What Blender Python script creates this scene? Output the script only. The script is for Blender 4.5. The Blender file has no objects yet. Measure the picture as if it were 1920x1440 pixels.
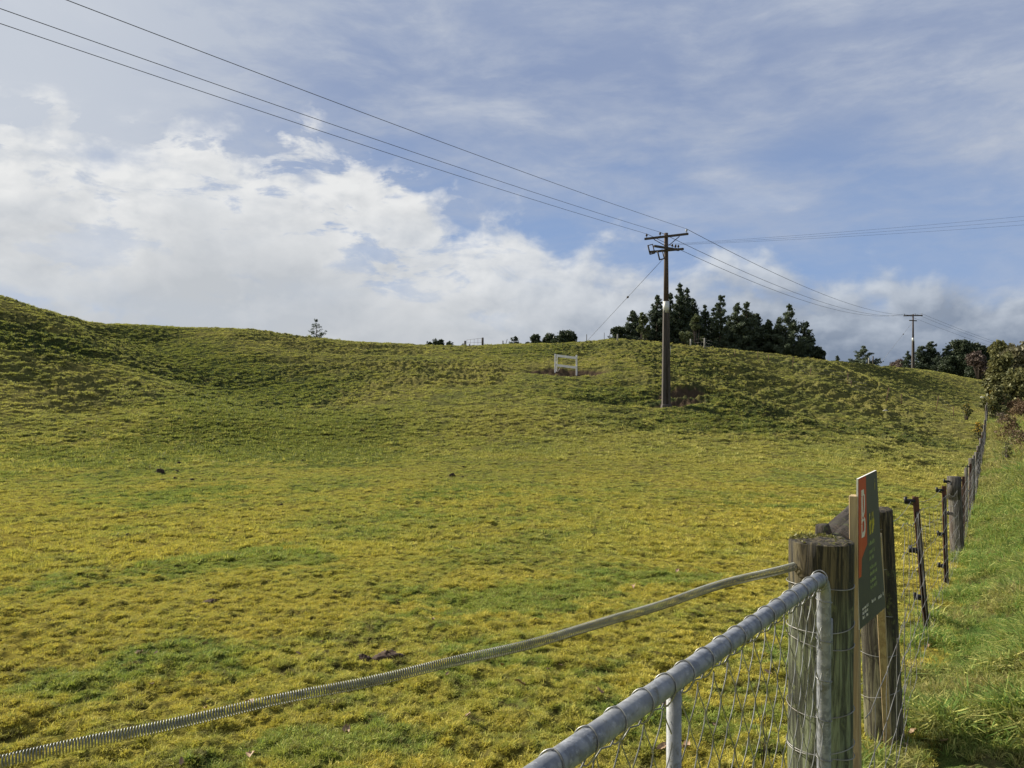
import bpy, math, random
import numpy as np
from mathutils import Vector, Matrix
R = math.radians
sc = bpy.context.scene
COL = sc.collection

# ------------------------------------------------------------------ camera
CAM_H = 1.6
F = 1400.0                                   # focal length in pixels of the 1920 px wide photograph
cam = bpy.data.cameras.new('camera'); cam.sensor_width = 36; cam.lens = 36 * F / 1920
cam.clip_start = 0.05; cam.clip_end = 9000
camo = bpy.data.objects.new('camera', cam); COL.objects.link(camo)
camo.location = (0, 0, CAM_H); camo.rotation_euler = (R(90), 0, 0)
sc.camera = camo
# ------------------------------------------------------------------ sun and exposure
SUN_AZ, SUN_EL = -53.0, 29.0                 # degrees, azimuth clockwise from +Y
sl = bpy.data.lights.new('sun', 'SUN'); sl.energy = 5.0; sl.angle = R(0.5); sl.color = (1, .93, .80)
so = bpy.data.objects.new('sun', sl); COL.objects.link(so)
sdir = Vector((math.sin(R(SUN_AZ)) * math.cos(R(SUN_EL)), math.cos(R(SUN_AZ)) * math.cos(R(SUN_EL)), math.sin(R(SUN_EL))))
so.rotation_euler = sdir.to_track_quat('Z', 'Y').to_euler(); so.location = sdir * 60
sc.view_settings.view_transform = 'Standard'; sc.view_settings.look = 'None'
sc.view_settings.exposure = 0.86; sc.view_settings.gamma = 1.0
sc.cycles.max_bounces = 6; sc.cycles.transparent_max_bounces = 8

# ------------------------------------------------------------------ node helpers
class NT:
    def __init__(s, nt): s.nt = nt; nt.nodes.clear()
    def n(s, t, **kw):
        nd = s.nt.nodes.new(t)
        for k, v in kw.items(): setattr(nd, k, v)
        return nd
    def put(s, sock, v):
        if isinstance(v, bpy.types.NodeSocket): s.nt.links.new(v, sock)
        elif v is not None: sock.default_value = v
    def m(s, op, a, b=None, c=None, clamp=False):
        nd = s.n('ShaderNodeMath', operation=op); nd.use_clamp = clamp
        s.put(nd.inputs[0], a); s.put(nd.inputs[1], b); s.put(nd.inputs[2], c)
        return nd.outputs[0]
    def vm(s, op, a, b=None, sc_=None):
        nd = s.n('ShaderNodeVectorMath', operation=op)
        s.put(nd.inputs[0], a); s.put(nd.inputs[1], b)
        if sc_ is not None: s.put(nd.inputs[3], sc_)
        return nd.outputs[0]
    def ss(s, x, a, b):
        nd = s.n('ShaderNodeMapRange', interpolation_type='SMOOTHSTEP')
        s.put(nd.inputs[0], x); s.put(nd.inputs[1], a); s.put(nd.inputs[2], b)
        nd.inputs[3].default_value = 0; nd.inputs[4].default_value = 1
        return nd.outputs[0]
    def mix(s, f, a, b, blend='MIX'):
        nd = s.n('ShaderNodeMix', data_type='RGBA', blend_type=blend)
        s.put(nd.inputs[0], f)
        s.put(nd.inputs[6], (*a, 1) if isinstance(a, tuple) and len(a) == 3 else a)
        s.put(nd.inputs[7], (*b, 1) if isinstance(b, tuple) and len(b) == 3 else b)
        return nd.outputs[2]
    def noise(s, vec, scale, detail=3, rough=.5, dist=0.0, lac=2.0):
        nd = s.n('ShaderNodeTexNoise')
        s.put(nd.inputs['Vector'], vec); nd.inputs['Scale'].default_value = scale
        nd.inputs['Detail'].default_value = detail; nd.inputs['Roughness'].default_value = rough
        nd.inputs['Distortion'].default_value = dist; nd.inputs['Lacunarity'].default_value = lac
        return nd.outputs[0]
    def xyz(s, x, y, z):
        nd = s.n('ShaderNodeCombineXYZ'); s.put(nd.inputs[0], x); s.put(nd.inputs[1], y); s.put(nd.inputs[2], z)
        return nd.outputs[0]
    def mapping(s, vec, scale, rot=(0, 0, 0)):
        nd = s.n('ShaderNodeMapping'); s.put(nd.inputs[0], vec)
        nd.inputs[3].default_value = scale; nd.inputs[2].default_value = rot
        return nd.outputs[0]
    def bump(s, h, strength=.3, dist=.01):
        nd = s.n('ShaderNodeBump'); nd.inputs['Strength'].default_value = strength
        nd.inputs['Distance'].default_value = dist; s.put(nd.inputs['Height'], h)
        return nd.outputs[0]

# ------------------------------------------------------------------ sky: Nishita plus cloud layers laid out by direction
w = bpy.data.worlds.new('World'); sc.world = w; w.use_nodes = True
T = NT(w.node_tree)
out = T.n('ShaderNodeOutputWorld'); bg = T.n('ShaderNodeBackground')
T.nt.links.new(bg.outputs[0], out.inputs[0]); bg.inputs[1].default_value = 0.0555
sky = T.n('ShaderNodeTexSky', sky_type='NISHITA'); sky.sun_disc = False
sky.sun_elevation = R(SUN_EL); sky.sun_rotation = R(SUN_AZ)
sky.altitude = 100; sky.air_density = 1.0; sky.dust_density = 0.6; sky.ozone_density = 1.5
tc = T.n('ShaderNodeTexCoord'); sep = T.n('ShaderNodeSeparateXYZ'); T.put(sep.inputs[0], tc.outputs['Generated'])
dx, dy, dz = sep.outputs
az = T.m('ARCTAN2', dx, dy); el = T.m('ARCSINE', dz)
# cloud-plane coordinates: streaks and puffs shrink towards the horizon
den = T.m('ADD', T.m('MAXIMUM', dz, 0.0), 0.16)
pl = T.xyz(T.m('DIVIDE', dx, den), T.m('DIVIDE', dy, den), 0.0)
def aze(px, py):
    u = (px - 960) / F; v = (720 - py) / F
    a = math.atan(u); return a, math.atan(v * math.cos(a))
def curve(x, pts, lo, hi):
    nd = T.n('ShaderNodeFloatCurve'); c = nd.mapping.curves[0]
    c.points[0].location = pts[0]; c.points[1].location = pts[-1]
    for p in pts[1:-1]: c.points.new(*p)
    nd.mapping.update()
    T.put(nd.inputs[1], x); return nd.outputs[0]
azn = T.m('DIVIDE', T.m('ADD', az, 1.0), 2.0, clamp=True)
bpts = [(-1.0, .55), (0, 236), (100, 222), (210, 262), (320, 225), (420, 240), (470, 262), (560, 268), (620, 292), (700, 325), (770, 340), (830, 378), (900, 405), (960, 405),
        (1030, 440), (1120, 452), (1200, 465), (1300, 495), (1400, 505), (1560, 512), (1700, 525), (1920, 530)]
cp = [(0, .75)]
for p in bpts[1:]:
    a, e = aze(*p); cp.append(((a + 1) / 2, e / .6))
cp.append((1, .2))
top = T.m('MULTIPLY', curve(azn, cp, 0, 1), .6)
ae = T.xyz(az, T.m('MULTIPLY', el, 1.5), 0.0)
warp = T.n('ShaderNodeTexNoise'); T.put(warp.inputs['Vector'], ae); warp.inputs['Scale'].default_value = 5; warp.inputs['Detail'].default_value = 3
wv = T.vm('ADD', ae, T.vm('SCALE', T.vm('SUBTRACT', warp.outputs[1], (.5, .5, .5)), None, 0.07))
n1 = T.noise(wv, 7.0, 5, .50, 0)             # puffs
n2 = T.noise(wv, 21, 6, .55, 0)
sh_ = T.vm('ADD', wv, (-.016, .030, 0))
e1n = T.noise(sh_, 7.0, 5, .50, 0); e2n = T.noise(T.vm('ADD', wv, (-.006, .012, 0)), 21, 6, .55, 0)
emb = T.m('ADD', T.m('MULTIPLY', T.m('SUBTRACT', n1, e1n), 2.6), T.m('MULTIPLY', T.m('SUBTRACT', n2, e2n), 1.3))
edge = T.m('ADD', T.m('MULTIPLY', T.m('SUBTRACT', n1, .5), .24), T.m('MULTIPLY', T.m('SUBTRACT', n2, .5), .12))
dep = T.m('ADD', T.m('SUBTRACT', top, el), edge)         # >0 inside the bank
bank = T.m('MULTIPLY', T.ss(dep, -.020, .045), .96)
# thin holes through the bank near its upper edge
hn = T.noise(T.mapping(wv, (1.0, 1.7, 1)), 8.5, 7, .60, .3)
hole = T.m('MULTIPLY', T.ss(hn, .51, .60), T.ss(az, .15, -.25))
hole = T.m('MULTIPLY', hole, T.ss(dep, .22, .05))
a1, e1 = aze(120, 578)
hole2 = T.m('MULTIPLY', T.ss(T.m('ABSOLUTE', T.m('SUBTRACT', el, T.m('ADD', T.m('MULTIPLY', T.m('SUBTRACT', az, a1), -.20), e1))), .020, .002), T.ss(az, -.40, -.50))
hole2 = T.m('MULTIPLY', hole2, T.ss(n2, .42, .58))
bank = T.m('SUBTRACT', bank, T.m('ADD', T.m('MULTIPLY', hole, .70), T.m('MULTIPLY', hole2, .60)), clamp=True)
# bank shading: white billows at the upper left, grey base, blue-grey low at the right
bil = T.m('ADD', T.m('MULTIPLY', n1, .55), T.m('MULTIPLY', n2, .45))
lit = T.m('MULTIPLY', T.ss(dep, .24, .0), T.m('ADD', .55, T.m('MULTIPLY', T.ss(az, .35, -.35), .35)))
lit = T.m('MULTIPLY', lit, T.m('SUBTRACT', 1.0, T.m('MULTIPLY', T.m('MULTIPLY', T.ss(el, .16, .05), T.ss(az, -.05, .35)), .75)))
lit = T.m('ADD', T.m('ADD', lit, T.m('MULTIPLY', emb, T.m('ADD', .35, T.m('MULTIPLY', T.ss(dep, .25, .0), .75)))), T.m('MULTIPLY', T.m('SUBTRACT', n1, .5), .5), clamp=True)
K = 17.4                                     # display values over the background strength
def k(r, g, b): return (r * K * .575, g * K * .575, b * K * .575)
right = T.ss(az, -.15, .42)
soft = T.noise(T.mapping(ae, (1, 2.6, 1)), 2.6, 5, .5, .3)
lowc = T.mix(right, k(.53, .555, .585), k(.40, .445, .52))
lowc = T.mix(T.m('MULTIPLY', T.ss(el, .17, .045), T.ss(az, -.10, .30)), lowc, k(.215, .265, .35))
lowc = T.mix(T.m('MULTIPLY', T.m('MULTIPLY', T.ss(soft, .40, .62), .6), T.ss(el, .02, .14)), lowc, k(.50, .55, .62))
hic = T.mix(right, k(.83, .835, .83), k(.58, .63, .70))
bcol = T.mix(lit, lowc, hic)
# high thin veil: soft wisps and patches
v1 = T.noise(T.mapping(pl, (.6, 1.0, 1), (0, 0, R(35))), 1.0, 9, .60, .6)
v2 = T.noise(T.mapping(wv, (1.0, 1.6, 1), (0, 0, R(-28))), 4.2, 9, .60, .15)
v3 = T.noise(T.mapping(wv, (1.0, 2.6, 1), (0, 0, R(-14))), 6.5, 8, .62, .1)
veil = T.m('ADD', T.m('MULTIPLY', T.ss(v1, .34, .66), .40), T.m('ADD', T.m('MULTIPLY', T.ss(v2, .38, .66), .42), T.m('MULTIPLY', T.ss(v3, .42, .68), .34)))
veil = T.m('ADD', T.m('MULTIPLY', veil, T.m('ADD', T.m('MULTIPLY', T.ss(el, .16, .34), .42), .50)), T.m('MULTIPLY', T.ss(T.m('ADD', az, T.m('MULTIPLY', el, -.55)), -.34, -.76), .38), clamp=True)
veil = T.m('ADD', T.m('MULTIPLY', veil, 1.0), .22, clamp=True)
vcol = T.mix(T.ss(az, -.62, -.15), k(.56, .605, .68), k(.42, .475, .59))
vcol = T.mix(T.m('MULTIPLY', T.ss(v2, .50, .72), .45), vcol, k(.62, .655, .715))
blue = T.mix(T.ss(el, .10, .40), k(.165, .325, .655), k(.20, .275, .48))
skyc = T.mix(.86, sky.outputs[0], blue)
c = T.mix(veil, skyc, vcol)
c = T.mix(bank, c, bcol)
T.put(bg.inputs[0], c)

# ------------------------------------------------------------------ numeric noise
_rng = np.random.RandomState(7)
_perm = np.concatenate([_rng.permutation(512)] * 2)
_ga = _rng.rand(512) * 2 * np.pi
_gx, _gy = np.cos(_ga), np.sin(_ga)
def perlin(x, y, seed=0):
    x = np.asarray(x, float) + seed * 17.31; y = np.asarray(y, float) + seed * 9.77
    xi = np.floor(x).astype(np.int64); yi = np.floor(y).astype(np.int64)
    fx = x - xi; fy = y - yi
    def g(ix, iy, ax, ay):
        h = _perm[(_perm[ix & 511] + iy) & 511]
        return _gx[h] * ax + _gy[h] * ay
    u = fx * fx * fx * (fx * (fx * 6 - 15) + 10); v = fy * fy * fy * (fy * (fy * 6 - 15) + 10)
    a = g(xi, yi, fx, fy); b = g(xi + 1, yi, fx - 1, fy); c_ = g(xi, yi + 1, fx, fy - 1); d = g(xi + 1, yi + 1, fx - 1, fy - 1)
    return 1.5 * ((a + (b - a) * u) + ((c_ + (d - c_) * u) - (a + (b - a) * u)) * v)
def fbm(x, y, o=3, seed=0, gain=.5):
    t = 0; a = 1.0
    for i in range(o): t = t + a * perlin(x * 2 ** i, y * 2 ** i, seed + i * 3); a *= gain
    return t
def sst(x, a, b):
    t = np.clip((x - a) / (b - a), 0, 1); return t * t * (3 - 2 * t)

# ------------------------------------------------------------------ terrain
def P(px, py, d):
    return ((px - 960) / F * d, d, CAM_H + (720 - py) / F * d)
# hill face: for every direction the depth grows smoothly from the foot row to the skyline row
HPX = (-300, 0, 180, 320, 480, 640, 800, 960, 1080, 1150, 1250, 1350, 1450, 1560, 1660, 1760)
FOOT = (822, 832, 838, 842, 846, 848, 846, 840, 836, 834, 836, 842, 848, 855, 866, 880)
RIDGE = (455, 553, 606, 612, 617, 638, 648, 645, 641, 635, 643, 653, 664, 677, 687, 697)
RDEP = (56, 62, 68, 74, 77, 77, 75, 73, 71, 70, 69, 69, 73, 84, 97, 104)
FDEP = (28, 28, 29, 29, 30, 30, 30, 30, 30, 30, 30, 30, 29, 28, 26, 24)
def hdepth(px, row):
    f0, r0, dr, df = (np.interp(px, HPX, q) for q in (FOOT, RIDGE, RDEP, FDEP))
    t = np.clip((f0 - row) / (f0 - r0), 0, 1)
    return float(df + (dr - df) * np.interp(t, (0, .2, .4, .6, .8, 1), (0, .11, .27, .44, .63, 1)))
HT = (0, .11, .27, .44, .63, 1)
def zfence(y): return np.interp(y, (0, 2.2, 3.3, 5.55, 7.7, 10.4, 15.2, 20, 26, 38, 52, 66, 80, 110), (0, 0, .04, -.25, -.46, -.81, -1.06, -1.35, -1.6, -1.75, -1.5, -.9, -.3, .6))
azs = np.concatenate([np.arange(-180, -40, 4.0), np.arange(-40, 40, .068), np.arange(40, 180, 4.0)])
def geo(a, b, q): return a * (b / a) ** (np.arange(int(math.log(b / a) / math.log(q))) / int(math.log(b / a) / math.log(q)))
rs = np.concatenate([geo(.25, 2.6, 1.12), geo(2.6, 14, 1.0055), geo(14, 112, 1.0026), geo(112, 190, 1.012), geo(190, 4000, 1.10), [4000]])
na, nr = len(azs), len(rs)
AZ, RR = np.meshgrid(np.radians(azs), rs)
GX = np.sin(AZ) * RR; GY = np.cos(AZ) * RR
# smooth land: one height profile per direction, all of them varying slowly with direction
lr = np.log(rs)
ca = np.concatenate([np.arange(-180, -40, 4.0), np.arange(-40, 40.01, .5), np.arange(44, 180, 4.0)])
cl = np.linspace(lr[0], lr[-1], 700)
def smooth(v, w_):
    k_ = np.exp(-np.linspace(-2.2, 2.2, 2 * w_ + 1) ** 2); k_ /= k_.sum()
    return np.convolve(np.pad(v, w_, 'edge'), k_, 'valid')
pq = 960 + F * np.tan(np.radians(np.clip(ca, -40, 40)))
par = [smooth(np.interp(pq, HPX, q), 7) for q in (FOOT, RIDGE, RDEP, FDEP)]
ZC = np.zeros((len(cl), len(ca)))
for k_, a_ in enumerate(ca):
    f0, r0, dr, df = (p[k_] for p in par); cs_ = max(math.cos(R(a_)), .5)
    kd = [.2, 2.5, 4.9, 7.6, 11.2, 16, 21.8 * df / 30]; kz_ = [0, 0, -.10, -.33, -.62, -.85, -1.0]
    for t, h_ in zip((0, .2, .4, .6, .8, 1), HT):
        d_ = df + (dr - df) * h_; kd.append(d_); kz_.append(CAM_H + (720 - (f0 + (r0 - f0) * t)) / F * d_)
    zr_ = kz_[-1]; kd += [dr * 1.15, dr * 1.5, dr * 2.4, 420, 5000]; kz_ += [zr_ * .93, zr_ * .6, zr_ * .15, -2, -2]
    ZC[:, k_] = np.interp(np.exp(cl) * cs_, kd, kz_)
wr_ = sst(np.exp(cl), 42, 58)
for k_ in range(len(ca)): ZC[:, k_] = smooth(ZC[:, k_], 30) * (1 - wr_) + smooth(ZC[:, k_], 9) * wr_
CA, CL = np.meshgrid(np.radians(ca), cl)
back = sst(np.abs(CA), R(44), R(80)); ZC = ZC * (1 - back) + back * (-.3 * sst(np.exp(CL), 5, 40))
def cubic(xs, grid, q, axis):
    g = np.moveaxis(grid, axis, 0); i = np.clip(np.searchsorted(xs, q) - 1, 0, len(xs) - 2)
    h = (xs[i + 1] - xs[i]); t = (q - xs[i]) / h
    m = np.gradient(g, xs, axis=0); sh = (-1,) + (1,) * (g.ndim - 1)
    t = t.reshape(sh); h = h.reshape(sh)
    r = (2 * t**3 - 3 * t**2 + 1) * g[i] + (t**3 - 2 * t**2 + t) * h * m[i] + (-2 * t**3 + 3 * t**2) * g[i + 1] + (t**3 - t**2) * h * m[i + 1]
    return np.moveaxis(r, 0, axis)
Zs = cubic(cl, ZC, lr, 0); Zs = cubic(ca, Zs, np.minimum(azs, ca[-1]), 1)
# towards the roadside fence and the bank beyond it
side = GX - (.645 * GY - .4885)                                # > 0: the road side of the fence
wd_ = np.maximum(.16 * GY + .4, .4)
wf = sst(side, -wd_, 0) * (GY > 0) * (1 - sst(GY, 70, 110)) * sst(GY, 1.5, 3.5)
rise = np.clip(side, 0, 40); zb_ = zfence(GY) + .10 * sst(side, .1, .9) + (.13 - .09 * sst(GY, 8, 26)) * np.minimum(rise, 9) * sst(rise, .2, 2.5)
Zs = Zs * (1 - wf) + zb_ * wf
# slope of the smooth land
dzr = np.gradient(Zs, axis=0) / np.gradient(RR, axis=0)
dza = np.gradient(Zs, axis=1) / (np.gradient(AZ, axis=1) * RR)
SL = np.hypot(dzr, dza)
front = (np.abs(AZ) < R(41))
hill = sst(RR, 24, 34)
steep = sst(SL, .05, .20) * hill * (1 - .75 * wf)
D = np.zeros_like(Zs)
near = 1 - sst(RR, 12, 26)
mid = sst(RR, 5, 14) * (1 - sst(RR, 150, 200))
D += (.030 * perlin(GX * 1.1, GY * 1.1, 1) + .020 * perlin(GX * 2.7, GY * 2.7, 2)) * (1 - sst(RR, 60, 90))
D += .026 * perlin(GX * 3.4, GY * 3.4, 6) * sst(RR, 5, 9) * (1 - sst(RR, 50, 70)) + .026 * perlin(GX * 6, GY * 6, 3) * near + .019 * perlin(GX * 13, GY * 14, 4) * (1 - sst(RR, 8, 15)) + .009 * perlin(GX * 27, GY * 31, 5) * (1 - sst(RR, 4, 8))
GUL = [(252, 628), (300, 655), (350, 682), (400, 706), (440, 735), (480, 765), (520, 800), (560, 832)]
gw = [P(px, row, hdepth(px, row)) for px, row in GUL]
def along(pts_, width):
    best = np.full(GX.shape, 1e9)
    for (xa_, ya_, _), (xb_, yb_, _) in zip(pts_, pts_[1:]):
        ex, ey = xb_ - xa_, yb_ - ya_; L2 = ex * ex + ey * ey
        t = np.clip(((GX - xa_) * ex + (GY - ya_) * ey) / L2, 0, 1)
        best = np.minimum(best, (GX - xa_ - t * ex) ** 2 + ((GY - ya_ - t * ey)) ** 2)
    return np.exp(-best / width ** 2)
gul = along(gw, 5.0)
D -= 1.25 * gul * sst(RR, 34, 52)
sp = [P(px, row, hdepth(px, row) * k_) for px, row, k_ in ((90, 600, .93), (200, 680, .95), (300, 745, .96), (360, 790, .97))]
D += .75 * along(sp, 5.0)
rg_ = [P(px, row, hdepth(px, row)) for px, row in ((640, 650), (700, 700), (760, 760), (800, 800))]
D += .55 * along(rg_, 6.0)
rg2 = [P(px, row, hdepth(px, row)) for px, row in ((1484, 678), (1612, 722), (1720, 765), (1790, 800))]
D += .7 * along(rg2, 4.5)
vl2 = [P(px, row, hdepth(px, row)) for px, row in ((1560, 682), (1680, 708), (1780, 745))]
D -= .6 * along(vl2, 5.0)
D -= .4 * along([P(px, row, hdepth(px, row)) for px, row in ((1100, 665), (1130, 705), (1180, 745), (1215, 790))], 3.2)
D -= .5 * along([P(px, row, hdepth(px, row)) for px, row in ((1340, 700), (1430, 735), (1560, 790))], 3.0)
D += .045 * fbm(GX * .16, GY * .16, 2, 8) * hill * (1 - sst(RR, 62, 72) * .6)
# sheep tracks: little treads and risers that follow the contours of the steep faces
ph = Zs / .40 + .9 * fbm(GX * .12, GY * .12, 2, 11) + .35 * perlin(GX * .8, GY * .8, 12)
fr = ph - np.floor(ph)
tread = np.where(fr < .72, fr / .72, (1 - fr) / .28) - .5
patch = sst(fbm(GX * .09, GY * .09, 2, 14), -.35, .35)
D += steep * tread * .36 * (.35 + .65 * patch)
# tussocky lumps, longer along the contour than up it
ca_, sa_ = np.cos(AZ), np.sin(AZ)
lx = GX * ca_ - GY * sa_; ly = RR
lump = perlin(GX * 1.3, GY * 1.9 + Zs * 2.0, 15) * .22 + perlin(GX * 2.6, GY * 4.0 + Zs * 4, 16) * .55 + perlin(GX * 5.3, GY * 7.0 + Zs * 5, 17) * .50
D += (.055 + .16 * steep) * (.40 + .9 * patch) * lump * mid * hill
# hollows: bare scrape under the white frame, cut bank behind the pole, molehill field stays separate
def blob(x0, y0, rx, ry, rot=0):
    c, s = math.cos(rot), math.sin(rot); a = (GX - x0) * c + (GY - y0) * s; b = -(GX - x0) * s + (GY - y0) * c
    return np.exp(-((a / rx) ** 2 + (b / ry) ** 2))
fx0, fy0 = (1062 - 960) / F * 52.5, 52.5
DIRT = 1.3 * blob(fx0, fy0 + .8, 2.9, 1.15, -.12)
D -= DIRT * .30
D += blob(fx0, fy0 + 2.2, 2.8, .9, -.1) * .16
px0, py0 = (1248 - 960) / F * 41, 41.0
pb = 1.2 * blob(px0 + 1.7, py0 + 2.8, 1.6, .9, -.15); pc = 1.2 * blob(px0 + .9, py0 + .8, 1.7, .7, 0)
D -= pb * .50 + pc * .26; D += blob(px0 + 2.2, py0 + 3.9, 2.4, .7, -.2) * .38
D += blob(px0 + 4.4, py0 + 1.0, 2.8, 1.6, -.1) * .34 - blob(px0 + 4.0, py0 - 2.4, 3.2, .8) * .30
D -= blob(px0 - 2.2, py0 + 1.0, 3.0, .7, -.2) * .42
for bx, by, bd, rx, ry, am in ((560, 690, 58, 5, 1.2, -.5), (700, 668, 63, 7, 1.2, -.35), (660, 655, 68, 6, 1.0, .3), (60, 635, 50, 3, .7, -.5), (110, 655, 47, 3.4, .8, -.45),
                              (1180, 700, 48, 3, .8, -.35), (1150, 735, 43, 2.6, .7, -.25), (1450, 700, 56, 5, .9, .25), (1640, 770, 47, 5, .8, -.35), (1560, 790, 38, 3, .7, -.22), (1700, 800, 38, 4, .7, -.25), (1750, 760, 55, 4, .7, -.2),
                              (150, 720, 42, 3, .7, -.3), (60, 745, 38, 3.5, .7, -.3), (260, 745, 40, 3, .6, -.22), (120, 790, 33, 4, .6, -.2)):
    D += blob((bx - 960) / F * bd, bd, rx * .8, ry * 1.3, 0) * am * .95
DIRT = np.clip(DIRT + pb * 1.1 + pc * .8, 0, 1)
Z = Zs + D * front
# bring the skyline onto the photograph's, azimuth by azimuth, by a gentle vertical correction of the hilltop
sky_px = np.array([-400, -200, 0, 60, 100, 180, 270, 350, 400, 480, 560, 600, 650, 700, 760, 800, 880, 960, 1040, 1100, 1150, 1200, 1250, 1350, 1450, 1540, 1600, 1700, 1760, 1800, 1850, 1880])
sky_py = np.array([430, 490, 553, 573, 585, 606, 609, 614, 614, 617, 629, 633, 639, 642, 644, 647, 648, 645, 644, 640, 635, 638, 643, 653, 663, 675, 680, 690, 697, 706, 714, 718])
cols = np.where(np.abs(azs) < 33.5)[0]
pxc = 960 + F * np.tan(np.radians(azs[cols]))
want = np.interp(pxc, sky_px, sky_py)
for it in range(3):
    sub = (rs > 40) & (rs < 130)
    ys = RR[sub][:, cols] * np.cos(AZ[sub][:, cols])
    rowp = 720 - (Z[sub][:, cols] - CAM_H) * F / ys
    im = rowp.argmin(0); got = rowp.min(0)
    rr = rs[sub][im]
    kk = np.ones(25) / 25
    err = (got - want); e2 = np.convolve(np.pad(err, 12, 'edge'), kk, 'valid'); r2 = np.convolve(np.pad(rr, 12, 'edge'), kk, 'valid')
    dz_ = e2 * r2 / F
    full = np.interp(azs, azs[cols], dz_); rf = np.interp(azs, azs[cols], r2)
    wgt = sst(RR, 0.55 * rf, .95 * rf) * (1 - sst(RR, 130, 200)) * front
    Z = Z + full * wgt
def ground(x, y, Z=None):
    """height of the finished ground (bilinear on the polar grid)"""
    Z = globals()['Z'] if Z is None else Z
    x = np.atleast_1d(np.asarray(x, float)); y = np.atleast_1d(np.asarray(y, float))
    a = np.degrees(np.arctan2(x, y)); r = np.hypot(x, y)
    i = np.clip(np.searchsorted(azs, a) - 1, 0, na - 2); j = np.clip(np.searchsorted(rs, r) - 1, 0, nr - 2)
    s = np.clip((a - azs[i]) / (azs[i + 1] - azs[i]), 0, 1); t = np.clip((r - rs[j]) / (rs[j + 1] - rs[j]), 0, 1)
    return (Z[j, i] * (1 - s) + Z[j, i + 1] * s) * (1 - t) + (Z[j + 1, i] * (1 - s) + Z[j + 1, i + 1] * s) * t
def gz(x, y): return float(ground(x, y)[0])
def hit(px, py, dmin=2.0, dmax=140.0):
    """where the line of sight through a photo pixel meets the ground; grazing misses return the closest approach"""
    d = np.exp(np.linspace(math.log(dmin), math.log(dmax), 5000)); u = (px - 960) / F; v = (720 - py) / F
    g = ground(u * d, d) - (CAM_H + v * d)
    k_ = np.where(g > 0)[0]
    i = k_[0] if len(k_) else int(np.argmax(g / d))
    return Vector((u * d[i], d[i], float(ground(u * d[i], d[i])[0])))

# where the turf is lusher and greener, from places seen in the photograph
def world_blobs(lst, x, y):
    t = np.zeros_like(x)
    for px, py, rx, ry, s in lst:
        h_ = hit(px, py); t = t + s * np.exp(-(((x - h_.x) / rx) ** 2 + ((y - h_.y) / ry) ** 2))
    return t
LUSH = [(250, 638, 4, 7, .8), (330, 668, 3.5, 6, .9), (400, 700, 3, 5, 1), (430, 725, 3.4, 5, 1), (470, 760, 3.6, 5, 1), (520, 795, 3.4, 4, .9), (560, 740, 3.4, 5, .9), (420, 760, 2.6, 4, .8), (560, 830, 3.0, 3.5, .8), (610, 800, 3.0, 4, .6), (640, 860, 3, 3, .45), (60, 630, 4, 4, .7), (110, 655, 4, 4, .6),
        (150, 860, 4, 4, .5), (350, 925, 1.6, 2, .7), (450, 830, 4, 4, .4), (880, 935, 2, 3, .3), (1130, 740, 4, 4, .7), (1350, 770, 4, 4, .5), (1420, 800, 4, 3, .5), (1230, 800, 4, 3, .25), (1560, 800, 5, 3, .3),
        (1720, 830, 5, 3, .6), (1700, 700, 10, 10, .4), (1300, 690, 6, 8, .45), (460, 1050, .9, .9, .8), (100, 1085, .7, .6, .5), (920, 1130, .7, .7, .9), (1060, 1100, .6, .6, .7), (1280, 1085, .7, .5, .7), (350, 1230, .5, .35, .7), (880, 1235, .35, .3, .6),
        (100, 1300, .3, .3, .6), (620, 1400, .4, .3, .9), (1100, 1260, .3, .3, .4), (1500, 950, 1.5, 2, .4), (700, 1390, .3, .2, .4), (1000, 655, 5, 6, .6), (1400, 1350, .5, .4, .8), (1480, 1200, .5, .5, .5)]
lush = lambda x, y: np.clip(world_blobs(LUSH, x, y), 0, 1)
LU = np.zeros_like(Z); fm = front & (RR < 140) & (RR > 2)
LU[fm] = lush(GX[fm], GY[fm])
VE = sst(side, .02, .35) * (1 - sst(RR, 120, 180)) * (GY > 0)

# ------------------------------------------------------------------ mesh helpers
def link(name, verts, faces, mat, parent=None, smooth=True, attrs=None):
    me = bpy.data.meshes.new(name)
    verts = np.asarray(verts, np.float32).reshape(-1, 3)
    if isinstance(faces, np.ndarray):
        nf, kf = faces.shape
        me.vertices.add(len(verts)); me.vertices.foreach_set('co', verts.ravel())
        me.loops.add(nf * kf); me.polygons.add(nf)
        me.loops.foreach_set('vertex_index', faces.astype(np.int32).ravel())
        me.polygons.foreach_set('loop_start', np.arange(0, nf * kf, kf, dtype=np.int32))
        me.update(calc_edges=True)
    else:
        me.from_pydata([tuple(v) for v in verts.tolist()], [], faces); me.update()
    if smooth: me.polygons.foreach_set('use_smooth', np.ones(len(me.polygons), bool))
    for an, (av, dom) in (attrs or {}).items():
        at = me.attributes.new(an, 'FLOAT', dom); at.data.foreach_set('value', np.asarray(av, np.float32).ravel())
    if mat: me.materials.append(mat)
    o = bpy.data.objects.new(name, me); COL.objects.link(o)
    if parent: o.parent = parent
    return o
def tag(o, label=None, cat=None, group=None, kind=None):
    if label: o['label'] = label
    if cat: o['category'] = cat
    if group: o['group'] = group
    if kind: o['kind'] = kind
    return o
def thing(name, label, cat, loc=(0, 0, 0), group=None):
    o = bpy.data.objects.new(name, None); COL.objects.link(o); o.location = loc; o.empty_display_size = .3
    return tag(o, label, cat, group)
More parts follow.
